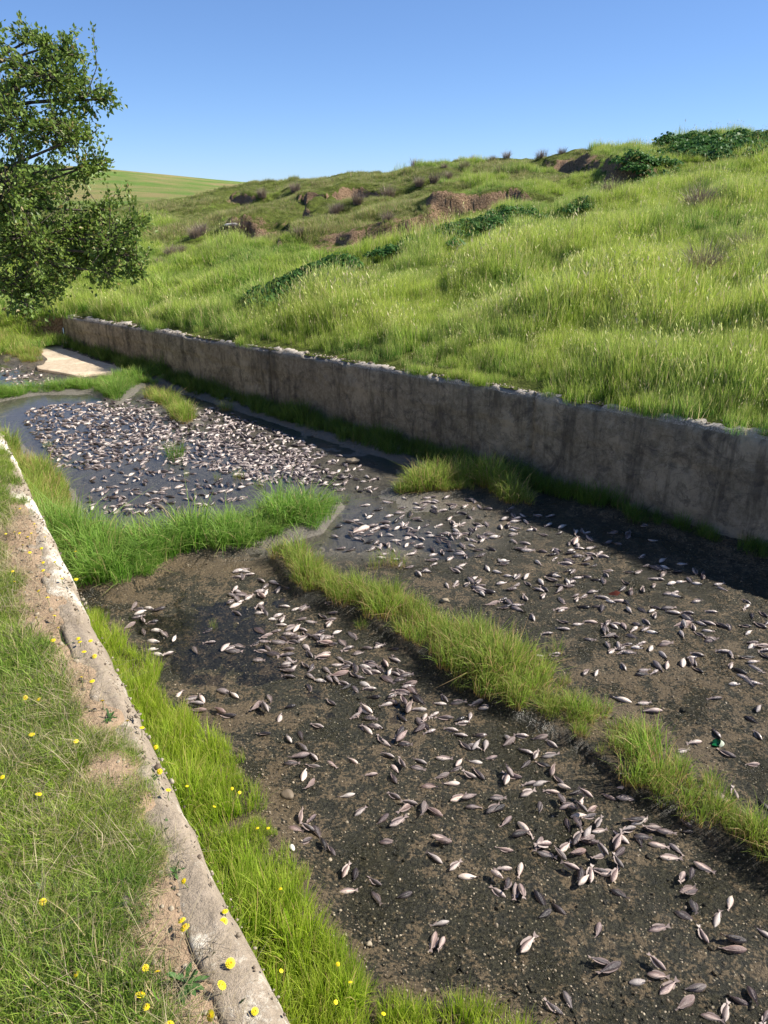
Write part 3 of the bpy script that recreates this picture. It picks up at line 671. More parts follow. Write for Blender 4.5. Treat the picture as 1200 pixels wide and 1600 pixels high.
def polypoints(poly, dens, margin=0.0, noise=0.0):
    p = np.array([q[:2] for q in poly]); lo = p.min(0) - margin; hi = p.max(0) + margin
    n = int((hi - lo).prod() * dens * 1.0); x = rng.uniform(lo[0], hi[0], n); y = rng.uniform(lo[1], hi[1], n)
    j = noise * fbm(x / 0.35, y / 0.35, 151, 3)
    ins = inpoly(x + j, y + j * 0.7, poly)
    s_, d_ = sd_of(x, y); q_, w_ = qw_of(x, y)
    ins &= (d_ < -0.02) & (w_ < -0.03)
    return x[ins], y[ins]
def patch(name, poly, dens, key, sc, label, noise=0.12, kind='stuff', cat='grass'):
    x, y = polypoints(POLY[poly], dens, 0.15, noise); n = len(x); z = bedz(x, y) - 0.01
    e = distpoly(x, y, POLY[poly]); k = 0.62 + 0.38 * sstep(e, 0.0, 0.22)
    u, v, f = proj(np.stack([x, y, z], -1)); m = (u > -300) & (u < 1500) & (v < 2400)
    x, y, z, k = x[m], y[m], z[m], k[m]
    vr = 0.85 + 0.6 * fbm(x / 0.5, y / 0.5, 153, 3)
    if poly == 'wall_verge': k = np.maximum(k, 0.85)
    if poly == 'diag': k = np.maximum(k, 0.8) * (1 - 0.10 * sstep(u, 850, 1100)[m])
    print(name, len(x))
    return scatter(name, np.stack([x, y, z], -1), sc * k * vr * rng.uniform(0.75, 1.2, len(x)), key, label, cat, kind=kind)
patch('channel_edge_grass', 'left_verge', 160, 'wet_grass', 1.0, 'bright yellow green grass growing in the channel below the near wall')
patch('lush_grass_strip', 'lush', 80, 'lush_grass', 1.2, 'broad lush green grass strip crossing the channel from the near wall')
patch('grass_strip', 'diag', 120, 'strip_grass', 0.92, 'narrow diagonal grass strip dividing the muddy bed', 0.03)
patch('grass_patch', 'right', 160, 'strip_grass', 1.3, 'bright sunlit grass patch at the foot of the long wall', 0.08)
patch('far_grass_strip', 'far_strip', 80, 'lush_grass', 0.85, 'grass strip across the far end of the channel in front of the slab')
patch('grass_island', 'far_clump', 100, 'strip_grass', 1.4, 'elongated grass island standing in the far fish filled pool', 0.05)
patch('pool_edge_grass', 'left_edge', 110, 'strip_grass', 1.15, 'yellowing grass between the near wall and the far pool')
patch('far_verge_grass', 'far_verge', 45, 'strip_grass', 1.1, 'pale grass bordering the slab at the far left of the channel')
patch('wall_foot_grass', 'wall_verge', 80, 'painted_shade_grass', 0.95, 'dark shaded grass growing along the foot of the long wall')
s, d = rng.uniform(17.4, 40, 9000), rng.uniform(-9, 0.4, 9000); x, y = xy_of(s, d); q_, w_ = qw_of(x, y); u, v, f = proj(np.stack([x, y, H(x, y)], -1))
m = (u > -250) & (w_ < -0.2); x, y = x[m], y[m]
scatter('valley_grass', np.stack([x, y, H(x, y) - 0.02], -1), rng.uniform(0.7, 1.3, len(x)), 'low_hill_grass', 'grass on the low ground beyond the end of the long wall', 'grass')

# bank grass
n = 60000; q = rng.uniform(-1.6, 8.5, n); w = 0.10 + 3.2 * rng.uniform(0, 1, n) ** 1.7; x, y = xy_qw(q, w)
u, v, f = proj(np.stack([x, y, bankz(x, y)], -1)); m = (u > -200) & (u < 700) & (v < 1850) & (f > 0.3)
q, w, x, y = q[m], w[m], x[m], y[m]
cov = fbm(x / 0.28, y / 0.28, 161, 4) * 1.3 + sstep(w, 0.14, 0.42) * 1.0 - 0.42 + 0.5 * sstep(q, 3.0, 5.0)
m = rng.uniform(-0.1, 0.75, len(x)) < cov; gx_, gy_, gq, gw = x[m], y[m], q[m], w[m]
sc = (0.6 + 0.5 * rng.uniform(size=len(gx_))) * (0.8 + 0.6 * np.clip(fbm(gx_ / 0.35, gy_ / 0.35, 163, 3), -0.3, 1)) * (1 + 0.5 * sstep(gq, 3.2, 5.5)) * (0.6 + 0.4 * sstep(gw, 0.12, 0.35))
print('bank', len(gx_))
scatter('bank_grass', np.stack([gx_, gy_, bankz(gx_, gy_) - 0.004], -1), sc, 'bank_grass', 'short patchy green grass on the near bank', 'grass', 0.2)
m = rng.uniform(0, 1, len(x)) < 0.085 * (1 - 0.5 * sstep(q, 3, 5)) * sstep(w, 0.12, 0.3); x2, y2 = x[m], y[m]
scatter('dry_bank_grass', np.stack([x2, y2, bankz(x2, y2) - 0.002], -1), rng.uniform(0.5, 1.1, len(x2)), 'bank_straw', 'dead straw coloured grass lying among the green on the near bank', 'dry grass', 0.3)

# pebbles on the bed, the bank and the wall tops
n = 8000; u = rng.uniform(100, 1300, n); v = 560 + 1100 * rng.uniform(0, 1, n) ** 0.8
pb = np.array([P(a, b) for a, b in zip(u, v)]); s_, d_ = sd_of(pb[:, 0], pb[:, 1]); q_, w_ = qw_of(pb[:, 0], pb[:, 1]); m = (d_ < -0.05) & (w_ < -0.05); pb = pb[m]
pb[:, 2] = bedz(pb[:, 0], pb[:, 1]) + 0.001
scatter('bed_gravel', pb, rng.exponential(0.0018, len(pb)) + 0.0022, 'pebble', 'small pale pebbles strewn over the dark mud', 'gravel', 0.5)
u = rng.uniform(100, 1300, 5000); v = 760 + 900 * rng.uniform(0, 1, 5000) ** 0.8; pb = np.array([P(a, b) for a, b in zip(u, v)]); s_, d_ = sd_of(pb[:, 0], pb[:, 1]); q_, w_ = qw_of(pb[:, 0], pb[:, 1])
m = (d_ < -0.05) & (w_ < -0.05) & (fbm(pb[:, 0] / 0.5, pb[:, 1] / 0.5, 171, 3) > rng.uniform(-0.6, 0.4, len(pb))); pb = pb[m]; pb[:, 2] = bedz(pb[:, 0], pb[:, 1])
templ('clod', [pebble(20 + i, M['mud'], 2, 0.6, 0.5) for i in range(5)])
scatter('mud_clods', pb, rng.exponential(0.0035, len(pb)) + 0.004, 'clod', 'small dark clods of mud and algae strewn over the bed', 'mud', 0.5)
n = 2600; q = rng.uniform(-1.0, 6, n); w = np.abs(rng.normal(0.12, 0.14, n)) + 0.02; x, y = xy_qw(q, w)
scatter('bank_gravel', np.stack([x, y, np.maximum(bankz(x, y), np.where(w < 0.165, BANK_Z - 0.01, 0)) + 0.001], -1), rng.exponential(0.0022, n) + 0.002, 'pebble', 'tiny stones and crumbs on the bare soil by the low wall', 'gravel', 0.5)
n = 5000; s = rng.uniform(-4, 17.2, n); d = rng.uniform(0.05, 0.36, n); x, y = xy_of(s, d)
scatter('wall_top_gravel', np.stack([x, y, ft(s) + 0.004], -1), rng.exponential(0.006, n) + 0.004, 'pebble', 'loose pale gravel lying along the top of the long wall', 'gravel', 0.5)

# ------------------------------------------------------------------ single grass tufts standing in the bed
TUFTS = [(268, 716, 1.35, 'round green grass tuft standing alone in the far fish pool'), (75, 698, 0.6, 'tiny grass sprig in the water near the left edge of the pool'),
         (340, 748, 0.55, 'small pale tuft in the pool right of the round tuft'), (373, 748, 0.7, 'thin upright tuft in the pool above the lush strip'), (292, 742, 0.45, 'faint low sprig in the pool just right of the round tuft'),
         (355, 642, 0.9, 'lone sunlit tuft at the shadow edge by the long wall'), (540, 785, 0.7, 'short tuft at the right tip of the lush strip'), (405, 760, 0.8, 'tuft at the back edge of the lush strip'),
         (565, 985, 0.6, 'small sprig just left of the diagonal strip near its upper end'), (535, 950, 0.95, 'tuft leaning out of the upper left side of the diagonal strip'),
         (718, 1080, 0.7, 'loose tuft below the middle of the diagonal strip'), (870, 1022, 0.7, 'small tuft right of the diagonal strip among the fish'), (334, 980, 0.4, 'tiny green sprig in the mud below the lush strip'),
         (1085, 1262, 0.6, 'sparse tuft beside the lower end of the diagonal strip'), (600, 890, 0.9, 'thin tall stalks behind the upper diagonal strip')]
tb = [blades(60, 0.11, 0.16, 0.33, 0.0045, 0.38, 4, 300 + i, curl=0.6) for i in range(4)]
for i, (u, v, k, lab) in enumerate(TUFTS):
    p = P(u, v); z = float(bedz(p[0], p[1]))
    n = 3 if k > 0.8 else 1
    pts = [(rng.normal(0, 0.06) * (n > 1), rng.normal(0, 0.06) * (n > 1), 0) for _ in range(n)]
    me = place(tb, pts, [k * rng.uniform(0.8, 1.1) for _ in pts], rng.uniform(0, 6, n), 'grass_tuft', M['strip_grass'] if k < 1.2 else M['lush_grass'])
    tag(link('grass_tuft', me, loc=(p[0], p[1], z - 0.01)), lab, 'grass tuft', 'grass tufts in the channel bed')

# ------------------------------------------------------------------ dark leafy plants and dry brush on the hill
lf = [leafs(140, 0.34, 0.30, 0.055, 400 + i) for i in range(4)]
BUSH = [([(425, 478), (450, 462), (480, 448), (510, 436), (540, 430)], 60, 0.40, 0.95, 'dark green leafy patch low on the hillside above the wall'),
        ([(610, 402), (650, 392), (680, 382), (700, 372), (730, 364), (770, 356), (830, 345)], 95, 0.75, 0.72, 'long dark green band of leafy plants below the brown scarp'),
        ([(1090, 238), (1120, 228), (1150, 240), (1190, 236), (1230, 240), (1160, 222)], 120, 1.1, 1.15, 'large dark green bush on the crest at the right edge'),
        ([(1060, 222), (1085, 218)], 24, 0.7, 0.9, 'low green bush at the left of the crest bushes'),
        ([(895, 338), (915, 330)], 8, 0.25, 0.7, 'small leafy plant on the slope right of the scarp'),
        ([(985, 262), (1010, 275), (1030, 262)], 24, 0.5, 0.8, 'dark green plants growing out of the hollow near the crest')]
def v_low(pl): return pl[0][1] > 300
for pl, n, spread, k, lab in BUSH:
    hp = [hit(*p)[:2] for p in pl]; pts = []
    for i in range(n):
        f = rng.uniform(0, len(hp) - 1.001); a = int(f); b = hp[a] + (hp[a + 1] - hp[a]) * (f - a) + rng.normal(0, spread * 0.6, 2)
        pts.append((b[0], b[1], float(H(b[0], b[1])) + (0.10 if v_low(pl) else -0.05)))
    c = np.mean(pts, axis=0); rel = [tuple(np.array(p) - c) for p in pts]
    me = place(lf, rel, [k * rng.uniform(0.7, 1.2) for _ in rel], rng.uniform(0, 6, n), 'leafy_bush', M['mallow'])
    tag(link('leafy_bush', me, loc=c), lab, 'bush', 'dark leafy bushes on the hill')
br = [blades(130, 0.10, 0.18, 0.42, 0.006, 0.75, 3, 500 + i, curl=0.2) for i in range(3)]
DRY = [(212, 470, 1.2), (268, 400, 0.9), (285, 395, 0.8), (305, 372, 1.0), (318, 365, 0.9), (345, 398, 0.8), (250, 412, 0.7), (372, 372, 0.9), (385, 366, 0.8), (522, 335, 1.0), (530, 330, 0.8),
       (560, 318, 0.9), (605, 308, 0.9), (650, 256, 1.1), (725, 266, 1.3), (790, 248, 1.0), (740, 246, 0.8), (770, 250, 0.7), (845, 242, 1.0), (875, 240, 0.8), (695, 262, 0.7), (1092, 332, 0.9),
       (1100, 438, 0.9), (780, 275, 0.9), (655, 290, 0.8), (680, 285, 0.8), (700, 280, 0.7), (958, 310, 0.8), (945, 300, 0.7), (1165, 400, 0.7), (470, 368, 0.8), (610, 345, 0.9), (460, 300, 0.8), (410, 312, 0.8)]
DRY.sort(key=lambda t: t[0])
NUM = ['first', 'second', 'third', 'fourth', 'fifth', 'sixth', 'seventh', 'eighth', 'ninth', 'tenth', 'eleventh', 'twelfth', 'thirteenth', 'fourteenth', 'fifteenth', 'sixteenth']
zones = {}
for t in DRY:
    zn = 'left slope below the terraces' if t[0] < 400 else ('rough terraces around the scarp' if (t[0] < 710 and t[1] > 275) else ('skyline crest' if t[1] < 270 else 'grassy slope right of the scarp'))
    zones.setdefault(zn, []).append(t)
for zn, ts in zones.items():
    for i, (u, v, k) in enumerate(ts):
        p = hit(u, v); dk = np.hypot(p[0], p[1])
        me = place(br, [(rng.normal(0, 0.05), rng.normal(0, 0.05), 0) for _ in range(3)], [k * (0.8 if zn == 'skyline crest' else 2.3 if (zn.startswith('grassy') and v > 300) else 1.2) * rng.uniform(0.8, 1.1) * min(1.5, max(1, dk / 22)) for _ in range(3)], rng.uniform(0, 6, 3), 'dry_shrub', M['dry_brush'])
        tag(link('dry_shrub', me, loc=(p[0], p[1], p[2] - 0.05)), 'grey brown dry shrub, %s from the left on the %s' % (NUM[i], zn), 'shrub', 'dry shrubs on the hill')

# ------------------------------------------------------------------ tree on the left bank
def tube(path, radii, ns=7):
    path = np.asarray(path, float); V = []; n = len(path)
    for i in range(n):
        t = path[min(i + 1, n - 1)] - path[max(i - 1, 0)]; t /= np.linalg.norm(t) + 1e-9
        a = np.cross(t, [0.3, 0.9, 0.31]); a /= np.linalg.norm(a); b = np.cross(t, a)
        for k in range(ns):
            an = 2 * np.pi * k / ns; V.append(path[i] + radii[i] * (a * math.cos(an) + b * math.sin(an)))
    F = [(i * ns + k, i * ns + (k + 1) % ns, (i + 1) * ns + (k + 1) % ns, (i + 1) * ns + k) for i in range(n - 1) for k in range(ns)]
    return np.array(V), np.array(F)
def tree():
    YD = 12.0; g = np.random.default_rng(77)
    def at(u, v, y): r = ray(u, v); t = y / r[1]; return np.array([r[0] * t, y, CAM_H + r[2] * t])
    base2 = np.array([-8.15, 11.4]); base = np.array([base2[0], base2[1], float(bankz(base2[0], base2[1])) - 0.1])
    # crown lobes (centre, radius) in real space
    LB = [(40, 110, 12.0, 0.50), (75, 120, 11.7, 0.42), (20, 190, 11.4, 0.62), (85, 200, 12.2, 0.50), (135, 150, 11.9, 0.30), (165, 155, 12.1, 0.20), (120, 215, 11.6, 0.34), (70, 75, 12.0, 0.22), (45, 62, 12.3, 0.18), (110, 85, 12.0, 0.20), (110, 125, 12.1, 0.25),
          (10, 290, 11.2, 0.75), (70, 290, 12.4, 0.5), (130, 262, 11.8, 0.26), (155, 258, 11.9, 0.15), (40, 370, 11.3, 0.7), (110, 360, 11.8, 0.52), (160, 330, 12.0, 0.30), (170, 375, 11.7, 0.45), (205, 350, 12.0, 0.27), (200, 400, 11.8, 0.30), (165, 425, 11.6, 0.28), (215, 425, 11.9, 0.14), (135, 400, 11.9, 0.4),
          (20, 440, 11.2, 0.45), (60, 450, 11.4, 0.42), (40, 475, 11.1, 0.25), (90, 420, 12.0, 0.25),
          (-60, 150, 12.0, 0.8), (-80, 300, 11.5, 0.9), (-70, 420, 11.6, 0.7), (-170, 220, 12.0, 1.0), (-180, 360, 11.8, 0.9), (-120, 60, 12.2, 0.6), (-260, 300, 12.0, 0.8), (-230, 130, 12.2, 0.8), (-20, 60, 12.0, 0.35)]
    wood = []; LV = []; LF = []; LT = []; LR = []
    top = base + np.array([0.2, 0.2, 1.3])
    wood.append(tube([base, base + [0.03, 0, 0.35], base + [0.1, 0.1, 0.8], top], [0.21, 0.16, 0.14, 0.13], 10))
    hubs = [top + np.array([0.35, 0.1, 0.7]), top + np.array([0.5, 0.3, 1.5]), top + np.array([-0.3, 0.1, 0.9]), top + np.array([0.7, -0.1, 0.25])]
    for h in hubs: wood.append(tube([top, (top + h) / 2 + g.normal(0, 0.05, 3), h], [0.12, 0.09, 0.07], 8))
    def leaf(c, d, size):
        nrm = g.normal(0, 1, 3) + np.array([0.2, -0.1, 0.8]); d = d + g.normal(0, 0.5, 3); d /= np.linalg.norm(d)
        w = np.cross(d, nrm); w /= np.linalg.norm(w) + 1e-9; n2 = np.cross(w, d); s = size * g.uniform(0.6, 1.2)
        b = len(LV); LV.extend([c, c + d * s * 0.45 + w * s * 0.33 + n2 * s * 0.08, c + d * s - n2 * s * 0.1, c + d * s * 0.45 - w * s * 0.33 + n2 * s * 0.08]); LF.append((b, b + 1, b + 2, b + 3))
        r_ = g.uniform(); LT.extend([g.uniform(0, 1)] * 4); LR.extend([r_] * 4)
    for (u, v, y, r) in LB:
        c = at(u, v, y); h = min(hubs, key=lambda k: np.linalg.norm(k - c))
        mid = (h + c) / 2 + g.normal(0, 0.12, 3) + [0, 0, -0.05]
        p1 = h * 0.56 + mid * 0.5 * 0.88 + g.normal(0, 0.03, 3); 
        ln = np.linalg.norm(c - h)
        wood.append(tube([h, h * 0.5 + mid * 0.5 + g.normal(0, 0.04, 3), mid, mid * 0.5 + c * 0.5 + g.normal(0, 0.05, 3), c], [0.045, 0.038, 0.030, 0.022, 0.012], 6))
        nt = int(23 * (r / 0.4) ** 1.9) + 7
        for i in range(nt):
            dv = g.normal(0, 1, 3); dv[2] *= 0.8; dv /= np.linalg.norm(dv); tip = c + dv * r * (g.uniform(0.25, 1) ** 0.6) * np.array([1, 1, 0.9])
            if g.uniform() < 0.18: tip = tip + dv * r * 0.35 + np.array([0, 0, 0.12 * g.uniform()])
            st = c + (tip - c) * 0.15 + g.normal(0, 0.05 * r, 3); ax = tip - st; tl = np.linalg.norm(ax)
            sag = np.array([0, 0, 0.10 * tl]); m1 = st + ax * 0.5 - sag + g.normal(0, 0.03, 3)
            wood.append(tube([st, m1, tip], [0.009, 0.006, 0.003], 4))
            for j in range(int(15 + 22 * min(tl, 0.5))):
                f = g.uniform(0.25, 1.05); q = st + ax * f - sag * math.sin(math.pi * min(f, 1)) + g.normal(0, 0.045, 3)
                leaf(q, ax / (tl + 1e-6), 0.072)
    for i in range(95):
        (u, v, y, r) = LB[int(g.integers(0, len(LB)))]; c = at(u, v, y); st = c + g.normal(0, r * 0.45, 3) + np.array([0, 0, r * 0.35]); ax = np.array([g.normal(0, 0.13) + 0.04, g.normal(0, 0.1), g.uniform(0.25, 0.5) * (0.45 if v < 130 else 1)])
        wood.append(tube([c, st, st + ax * 0.5, st + ax], [0.008, 0.006, 0.004, 0.002], 4))
        for j in range(34): leaf(st + ax * g.uniform(0.05, 1.05) + g.normal(0, 0.025, 3), ax / np.linalg.norm(ax), 0.06)
    off = 0; V = []; F = []
    for v, f in wood: V.append(v); F.append(f + off); off += len(v)
    root = empty('leafy_tree', base); tag(root, 'broad leaved green tree overhanging the channel at the left edge', 'tree')
    ob = np.array([base])
    link('trunk', mesh_np('trunk', np.concatenate(V) - ob, np.concatenate(F), M['bark']), root)
    link('crown', mesh_np('crown', np.array(LV) - ob, np.array(LF), M['tree_leaf'], {'t': LT, 'r': LR}, smooth=False), root)
    print('leaves', len(LF))
tree()

# ------------------------------------------------------------------ fish
def fish_mesh(kind, seed, bend=0.0, roll=90, fat=1.0):
    """a cichlid-shaped fish of length 1 along +X (head at +X), rolled onto its side"""
    g = np.random.default_rng(seed)
    xs = np.array([0.0, 0.03, 0.07, 0.13, 0.20, 0.28, 0.37, 0.46, 0.55, 0.64, 0.72, 0.78, 0.82])
    up = np.array([0.010, 0.048, 0.080, 0.115, 0.138, 0.148, 0.148, 0.136, 0.113, 0.083, 0.054, 0.038, 0.034])
    dn = np.array([0.008, 0.034, 0.058, 0.090, 0.120, 0.140, 0.145, 0.130, 0.100, 0.066, 0.042, 0.033, 0.031])
    th = np.array([0.006, 0.036, 0.050, 0.072, 0.090, 0.100, 0.102, 0.095, 0.080, 0.058, 0.036, 0.024, 0.016]) * fat
    n = 12; V = []; G = []; 
    for i, x in enumerate(xs):
        for k in range(n):
            a = 2 * np.pi * k / n; c, s_ = math.cos(a), math.sin(a)
            z = (up[i] if s_ > 0 else dn[i]) * s_; y = th[i] * np.sign(c) * abs(c) ** 0.85 
            V.append([0.5 - x, y, z * 0.86]); G.append(s_)
    F = [(i * n + k, i * n + (k + 1) % n, (i + 1) * n + (k + 1) % n, (i + 1) * n + k) for i in range(len(xs) - 1) for k in range(n)]
    mi = [0] * len(F); F3 = []; m3 = []
    b = len(V); V.append([0.503, 0, 0]); G.append(0)
    for k in range(n): F3.append((b, (k + 1) % n, k)); m3.append(0)
    def sheet(pts, fs, m=1):
        b = len(V)
        for p in pts: V.append(list(p)); G.append(0.9)
        for f in fs: F.append(tuple(b + i for i in f)); mi.append(m)
    tx = 0.5 - 0.80
    sheet([(tx, 0.003, 0.034), (tx, 0.003, -0.032), (tx - 0.06, 0.006, -0.066), (tx - 0.06, 0.008, 0.070), (tx - 0.165, -0.006, -0.105), (tx - 0.125, 0.0, 0.0), (tx - 0.17, 0.01, 0.11)], [(0, 1, 2, 3), (3, 2, 5, 5), (2, 4, 5, 5), (3, 5, 6, 6)][:1], 1)
    b = len(V) - 7; F3 += [(b + 3, b + 2, b + 5), (b + 2, b + 4, b + 5), (b + 3, b + 5, b + 6)]; m3 += [1, 1, 1]
    dp = []; ff = []
    for j, x in enumerate(np.linspace(0.24, 0.76, 8)):
        zz = np.interp(x, xs, up); hh = 0.035 + 0.035 * math.sin(math.pi * j / 7) + (0.03 if j == 6 else 0)
        dp += [(0.5 - x, 0, zz - 0.008), (0.5 - x - 0.02, g.normal(0, 0.008), zz + hh)]
        if j: ff.append((2 * j - 2, 2 * j, 2 * j + 1, 2 * j - 1))
    sheet(dp, ff)
    dp = []; ff = []
    for j, x in enumerate(np.linspace(0.56, 0.74, 4)):
        zz = -np.interp(x, xs, dn); dp += [(0.5 - x, 0, zz + 0.008), (0.5 - x - 0.02, g.normal(0, 0.006), zz - 0.045)]
        if j: ff.append((2 * j - 2, 2 * j, 2 * j + 1, 2 * j - 1))
    sheet(dp, ff)
    for sy in (1, -1):
        sheet([(0.24, sy * 0.088, -0.02), (0.24, sy * 0.088, -0.055), (0.10, sy * 0.112, -0.085), (0.11, sy * 0.112, -0.03)], [(0, 1, 2, 3)])
        # eye: low dome
        cx, cy, cz, r = 0.415, sy * 0.058 * fat, 0.028, 0.017; b = len(V)
        V.append([cx, cy + sy * 0.010, cz]); G.append(0.5)
        for k in range(8): a = 2 * np.pi * k / 8; V.append([cx + r * math.cos(a), cy, cz + r * math.sin(a)]); G.append(0.5)
        for k in range(8): F3.append((b, b + 1 + k, b + 1 + (k + 1) % 8)); m3.append(2)
    V = np.array(V); 
    if bend:
        a = bend * (V[:, 0] * 1.4); V = np.stack([V[:, 0] * np.cos(a * 0.4), V[:, 1] + bend * 0.55 * V[:, 0] ** 2, V[:, 2]], -1)
    r = R(roll); V = np.stack([V[:, 0], V[:, 1] * math.cos(r) - V[:, 2] * math.sin(r), V[:, 1] * math.sin(r) + V[:, 2] * math.cos(r)], -1)
    nb = len(xs) * n
    V[:, 2] -= np.percentile(V[:nb, 2], 12)
    V[:, 2] = np.maximum(V[:, 2], -0.03)
    return V, F, F3, mi, m3, np.array(G)
VARI = [(88, 0.0, 1.2), (66, 0.35, 1.3), (116, -0.3, 1.3), (45, 0.2, 1.4), (138, 0.0, 1.4), (25, 0.3, 1.4), (160, -0.25, 1.45), (78, 0.6, 1.15)]
FM = {}; RAW = []
for i, (roll, bend, fat) in enumerate(VARI):
    V, F, F3, mi, m3, G = fish_mesh(0, 600 + i, bend, roll, fat); RAW.append((V, F, F3, mi, m3, G))
    for tone in ('pale', 'mid', 'dark'):
        FM[(i, tone)] = mesh_np('fish_%s' % tone, V, [np.array(F), np.array(F3)], [M['fish_' + tone], M['fin'], M['eye']], {'g': G}, midx=mi + m3)

def zl(off, lst): return [(off[0] + a[0] / 3.0, off[1] + a[1] / 3.0, a[2], a[3], a[4] / 3.0) for a in lst]
p, m, k = 'pale', 'mid', 'dark'
FISH = zl((400, 1067), [(250,30,-60,k,45),(64,80,-60,p,45),(350,97,-35,m,50),(115,170,70,m,60),(285,210,-15,p,50),(35,250,0,k,70),(152,272,-60,m,45),(212,258,-70,m,60),(215,310,-45,p,70),(268,355,-45,m,50),(265,395,-10,p,80),(358,390,-35,m,55),(452,368,-30,p,55),(420,25,30,k,70),(470,35,-45,k,60),(520,20,-30,p,80),
(715,12,10,p,90),(720,27,5,m,80),(550,75,0,k,70),(465,162,30,p,65),(515,145,-25,p,65),(540,175,-5,m,75),(610,105,15,p,80),(635,90,-20,p,70),(690,98,-60,m,60),(718,122,60,p,65),(690,60,-5,p,70),(682,165,-40,m,50),(575,212,-20,m,58),(858,107,-5,p,75),(882,80,-50,m,45),(950,105,5,k,90),(1035,108,20,p,90),(1080,127,10,p,85),
(832,163,30,p,50),(790,180,70,p,55),(765,230,40,m,80),(800,215,-45,m,60),(812,240,20,m,55),(950,190,20,k,50),(965,202,10,p,70),(1003,175,80,m,50),(912,230,-10,p,75),(955,257,-10,m,70),(1045,260,0,p,80),(670,245,60,k,85),(690,258,40,k,85),(610,290,-30,m,80),(700,296,0,k,80),(585,270,-50,k,60),
(1035,305,45,m,65),(1075,310,80,m,65),(1190,280,-40,m,60),(615,350,-20,m,60),(682,390,-60,m,62),(655,412,-50,m,65),(642,452,-65,m,68),(765,370,-20,m,82),(762,408,-10,m,60),(885,365,-5,p,92),(955,380,50,m,58),(935,415,20,p,72),(1022,382,-10,p,78),(1095,365,15,k,80),(1040,437,-45,m,85),(1180,440,-55,k,75),
(815,497,0,p,90),(912,480,0,p,100),(645,537,-30,m,78),(715,580,-5,m,92),(785,610,80,p,85),(1022,600,0,k,85),(1110,608,30,m,85),(1170,665,45,k,85),(212,640,75,p,65),(255,650,45,k,65),(240,695,-25,m,75),(288,715,-60,m,80),(190,705,-15,p,75),(225,765,25,m,85),(322,785,-70,k,75),(350,790,-60,m,60),
(620,752,0,m,92),(870,762,-5,p,100),(832,825,-35,m,105),(425,897,60,p,85),(465,917,80,k,70),(555,937,-40,m,85),(435,992,5,p,105),(567,1020,-55,m,85),(690,1005,20,m,90),(935,872,40,p,85),(998,922,0,p,110),(1155,885,5,p,65),(1135,940,-40,m,75),(1175,975,80,k,80),(1130,990,-35,p,92),(858,1140,10,p,102),(830,1225,75,p,115),(868,1245,70,m,85)])
FISH += zl((800, 1067), [(40,260,-5,p,75),(182,300,-35,p,65),(62,337,-20,m,70),(112,352,60,p,55),(60,397,35,m,70),(140,395,-20,k,65),(188,425,70,p,62),(212,460,-45,m,85),(78,490,15,m,55),(75,530,25,p,88),(250,510,-25,p,82),(180,522,-5,p,85),(295,530,15,m,82),(335,558,-30,m,88),(130,600,85,p,68),(230,585,-60,m,70),(272,607,-20,m,60),(320,595,60,m,60),(365,605,30,p,58),(320,632,5,p,102),
(262,680,-75,m,75),(305,690,-60,m,75),(350,670,15,m,65),(405,672,60,m,58),(410,703,10,p,78),(355,715,60,m,80),(305,745,55,m,85),(250,785,45,p,90),(350,760,25,p,80),(140,778,15,p,97),(165,820,-15,m,112),(300,815,15,p,97),(415,815,-50,m,85),(490,855,-55,m,72),(480,910,65,p,85),(265,890,-20,m,105),(318,925,80,k,85),(368,905,85,p,97),(405,895,-10,m,75),(338,950,40,p,75),
(445,543,-25,p,86),(530,483,0,m,75),(530,510,-10,m,85),(35,895,80,p,85),(12,1000,85,p,92),(45,1005,-75,m,95),(135,1030,-55,k,120),(150,1100,35,m,95),(210,1065,-40,m,80),(500,725,-40,m,125),(595,750,-65,m,82),(645,703,-5,p,97),(800,680,-35,m,92),(825,712,0,m,85),(770,795,-40,m,80),(745,833,-5,p,122),(900,882,-25,p,130),(505,998,-25,k,88),
(790,940,70,m,70),(835,930,80,m,62),(820,975,20,p,92),(825,1003,15,m,85),(1018,1045,80,p,88),(850,1075,-70,m,88),(812,1108,-25,m,132),(960,1115,70,p,98),(402,1170,75,k,70),(690,1160,10,m,115),(890,1190,-60,m,95),(1175,1185,-35,m,105),(1025,1226,-10,m,150),(1025,1264,-5,p,150),(75,1235,50,p,130),(400,1325,-10,m,122),(450,1360,25,m,140),(670,1335,-40,m,108),
(600,1412,5,m,115),(685,1390,-10,p,122),(735,1435,40,m,125),(850,1440,5,p,132),(265,1510,-65,m,118),(805,1515,35,p,125),(1055,1495,-25,m,140),(1125,1495,-65,m,125),(1000,1545,80,p,112),(180,1575,-40,m,98),(940,1580,-15,p,108),(1185,1580,60,k,75),
(505,88,-15,p,120),(620,105,5,p,75),(650,140,0,m,120),(945,80,5,k,82),(1120,185,-30,k,58),(1148,252,-50,m,60),(955,245,-50,k,55),(1000,335,-25,m,112),(1125,385,0,p,86),(850,290,10,p,82),(800,330,15,m,66),(1040,530,-70,m,78),(1175,580,-45,m,95)])
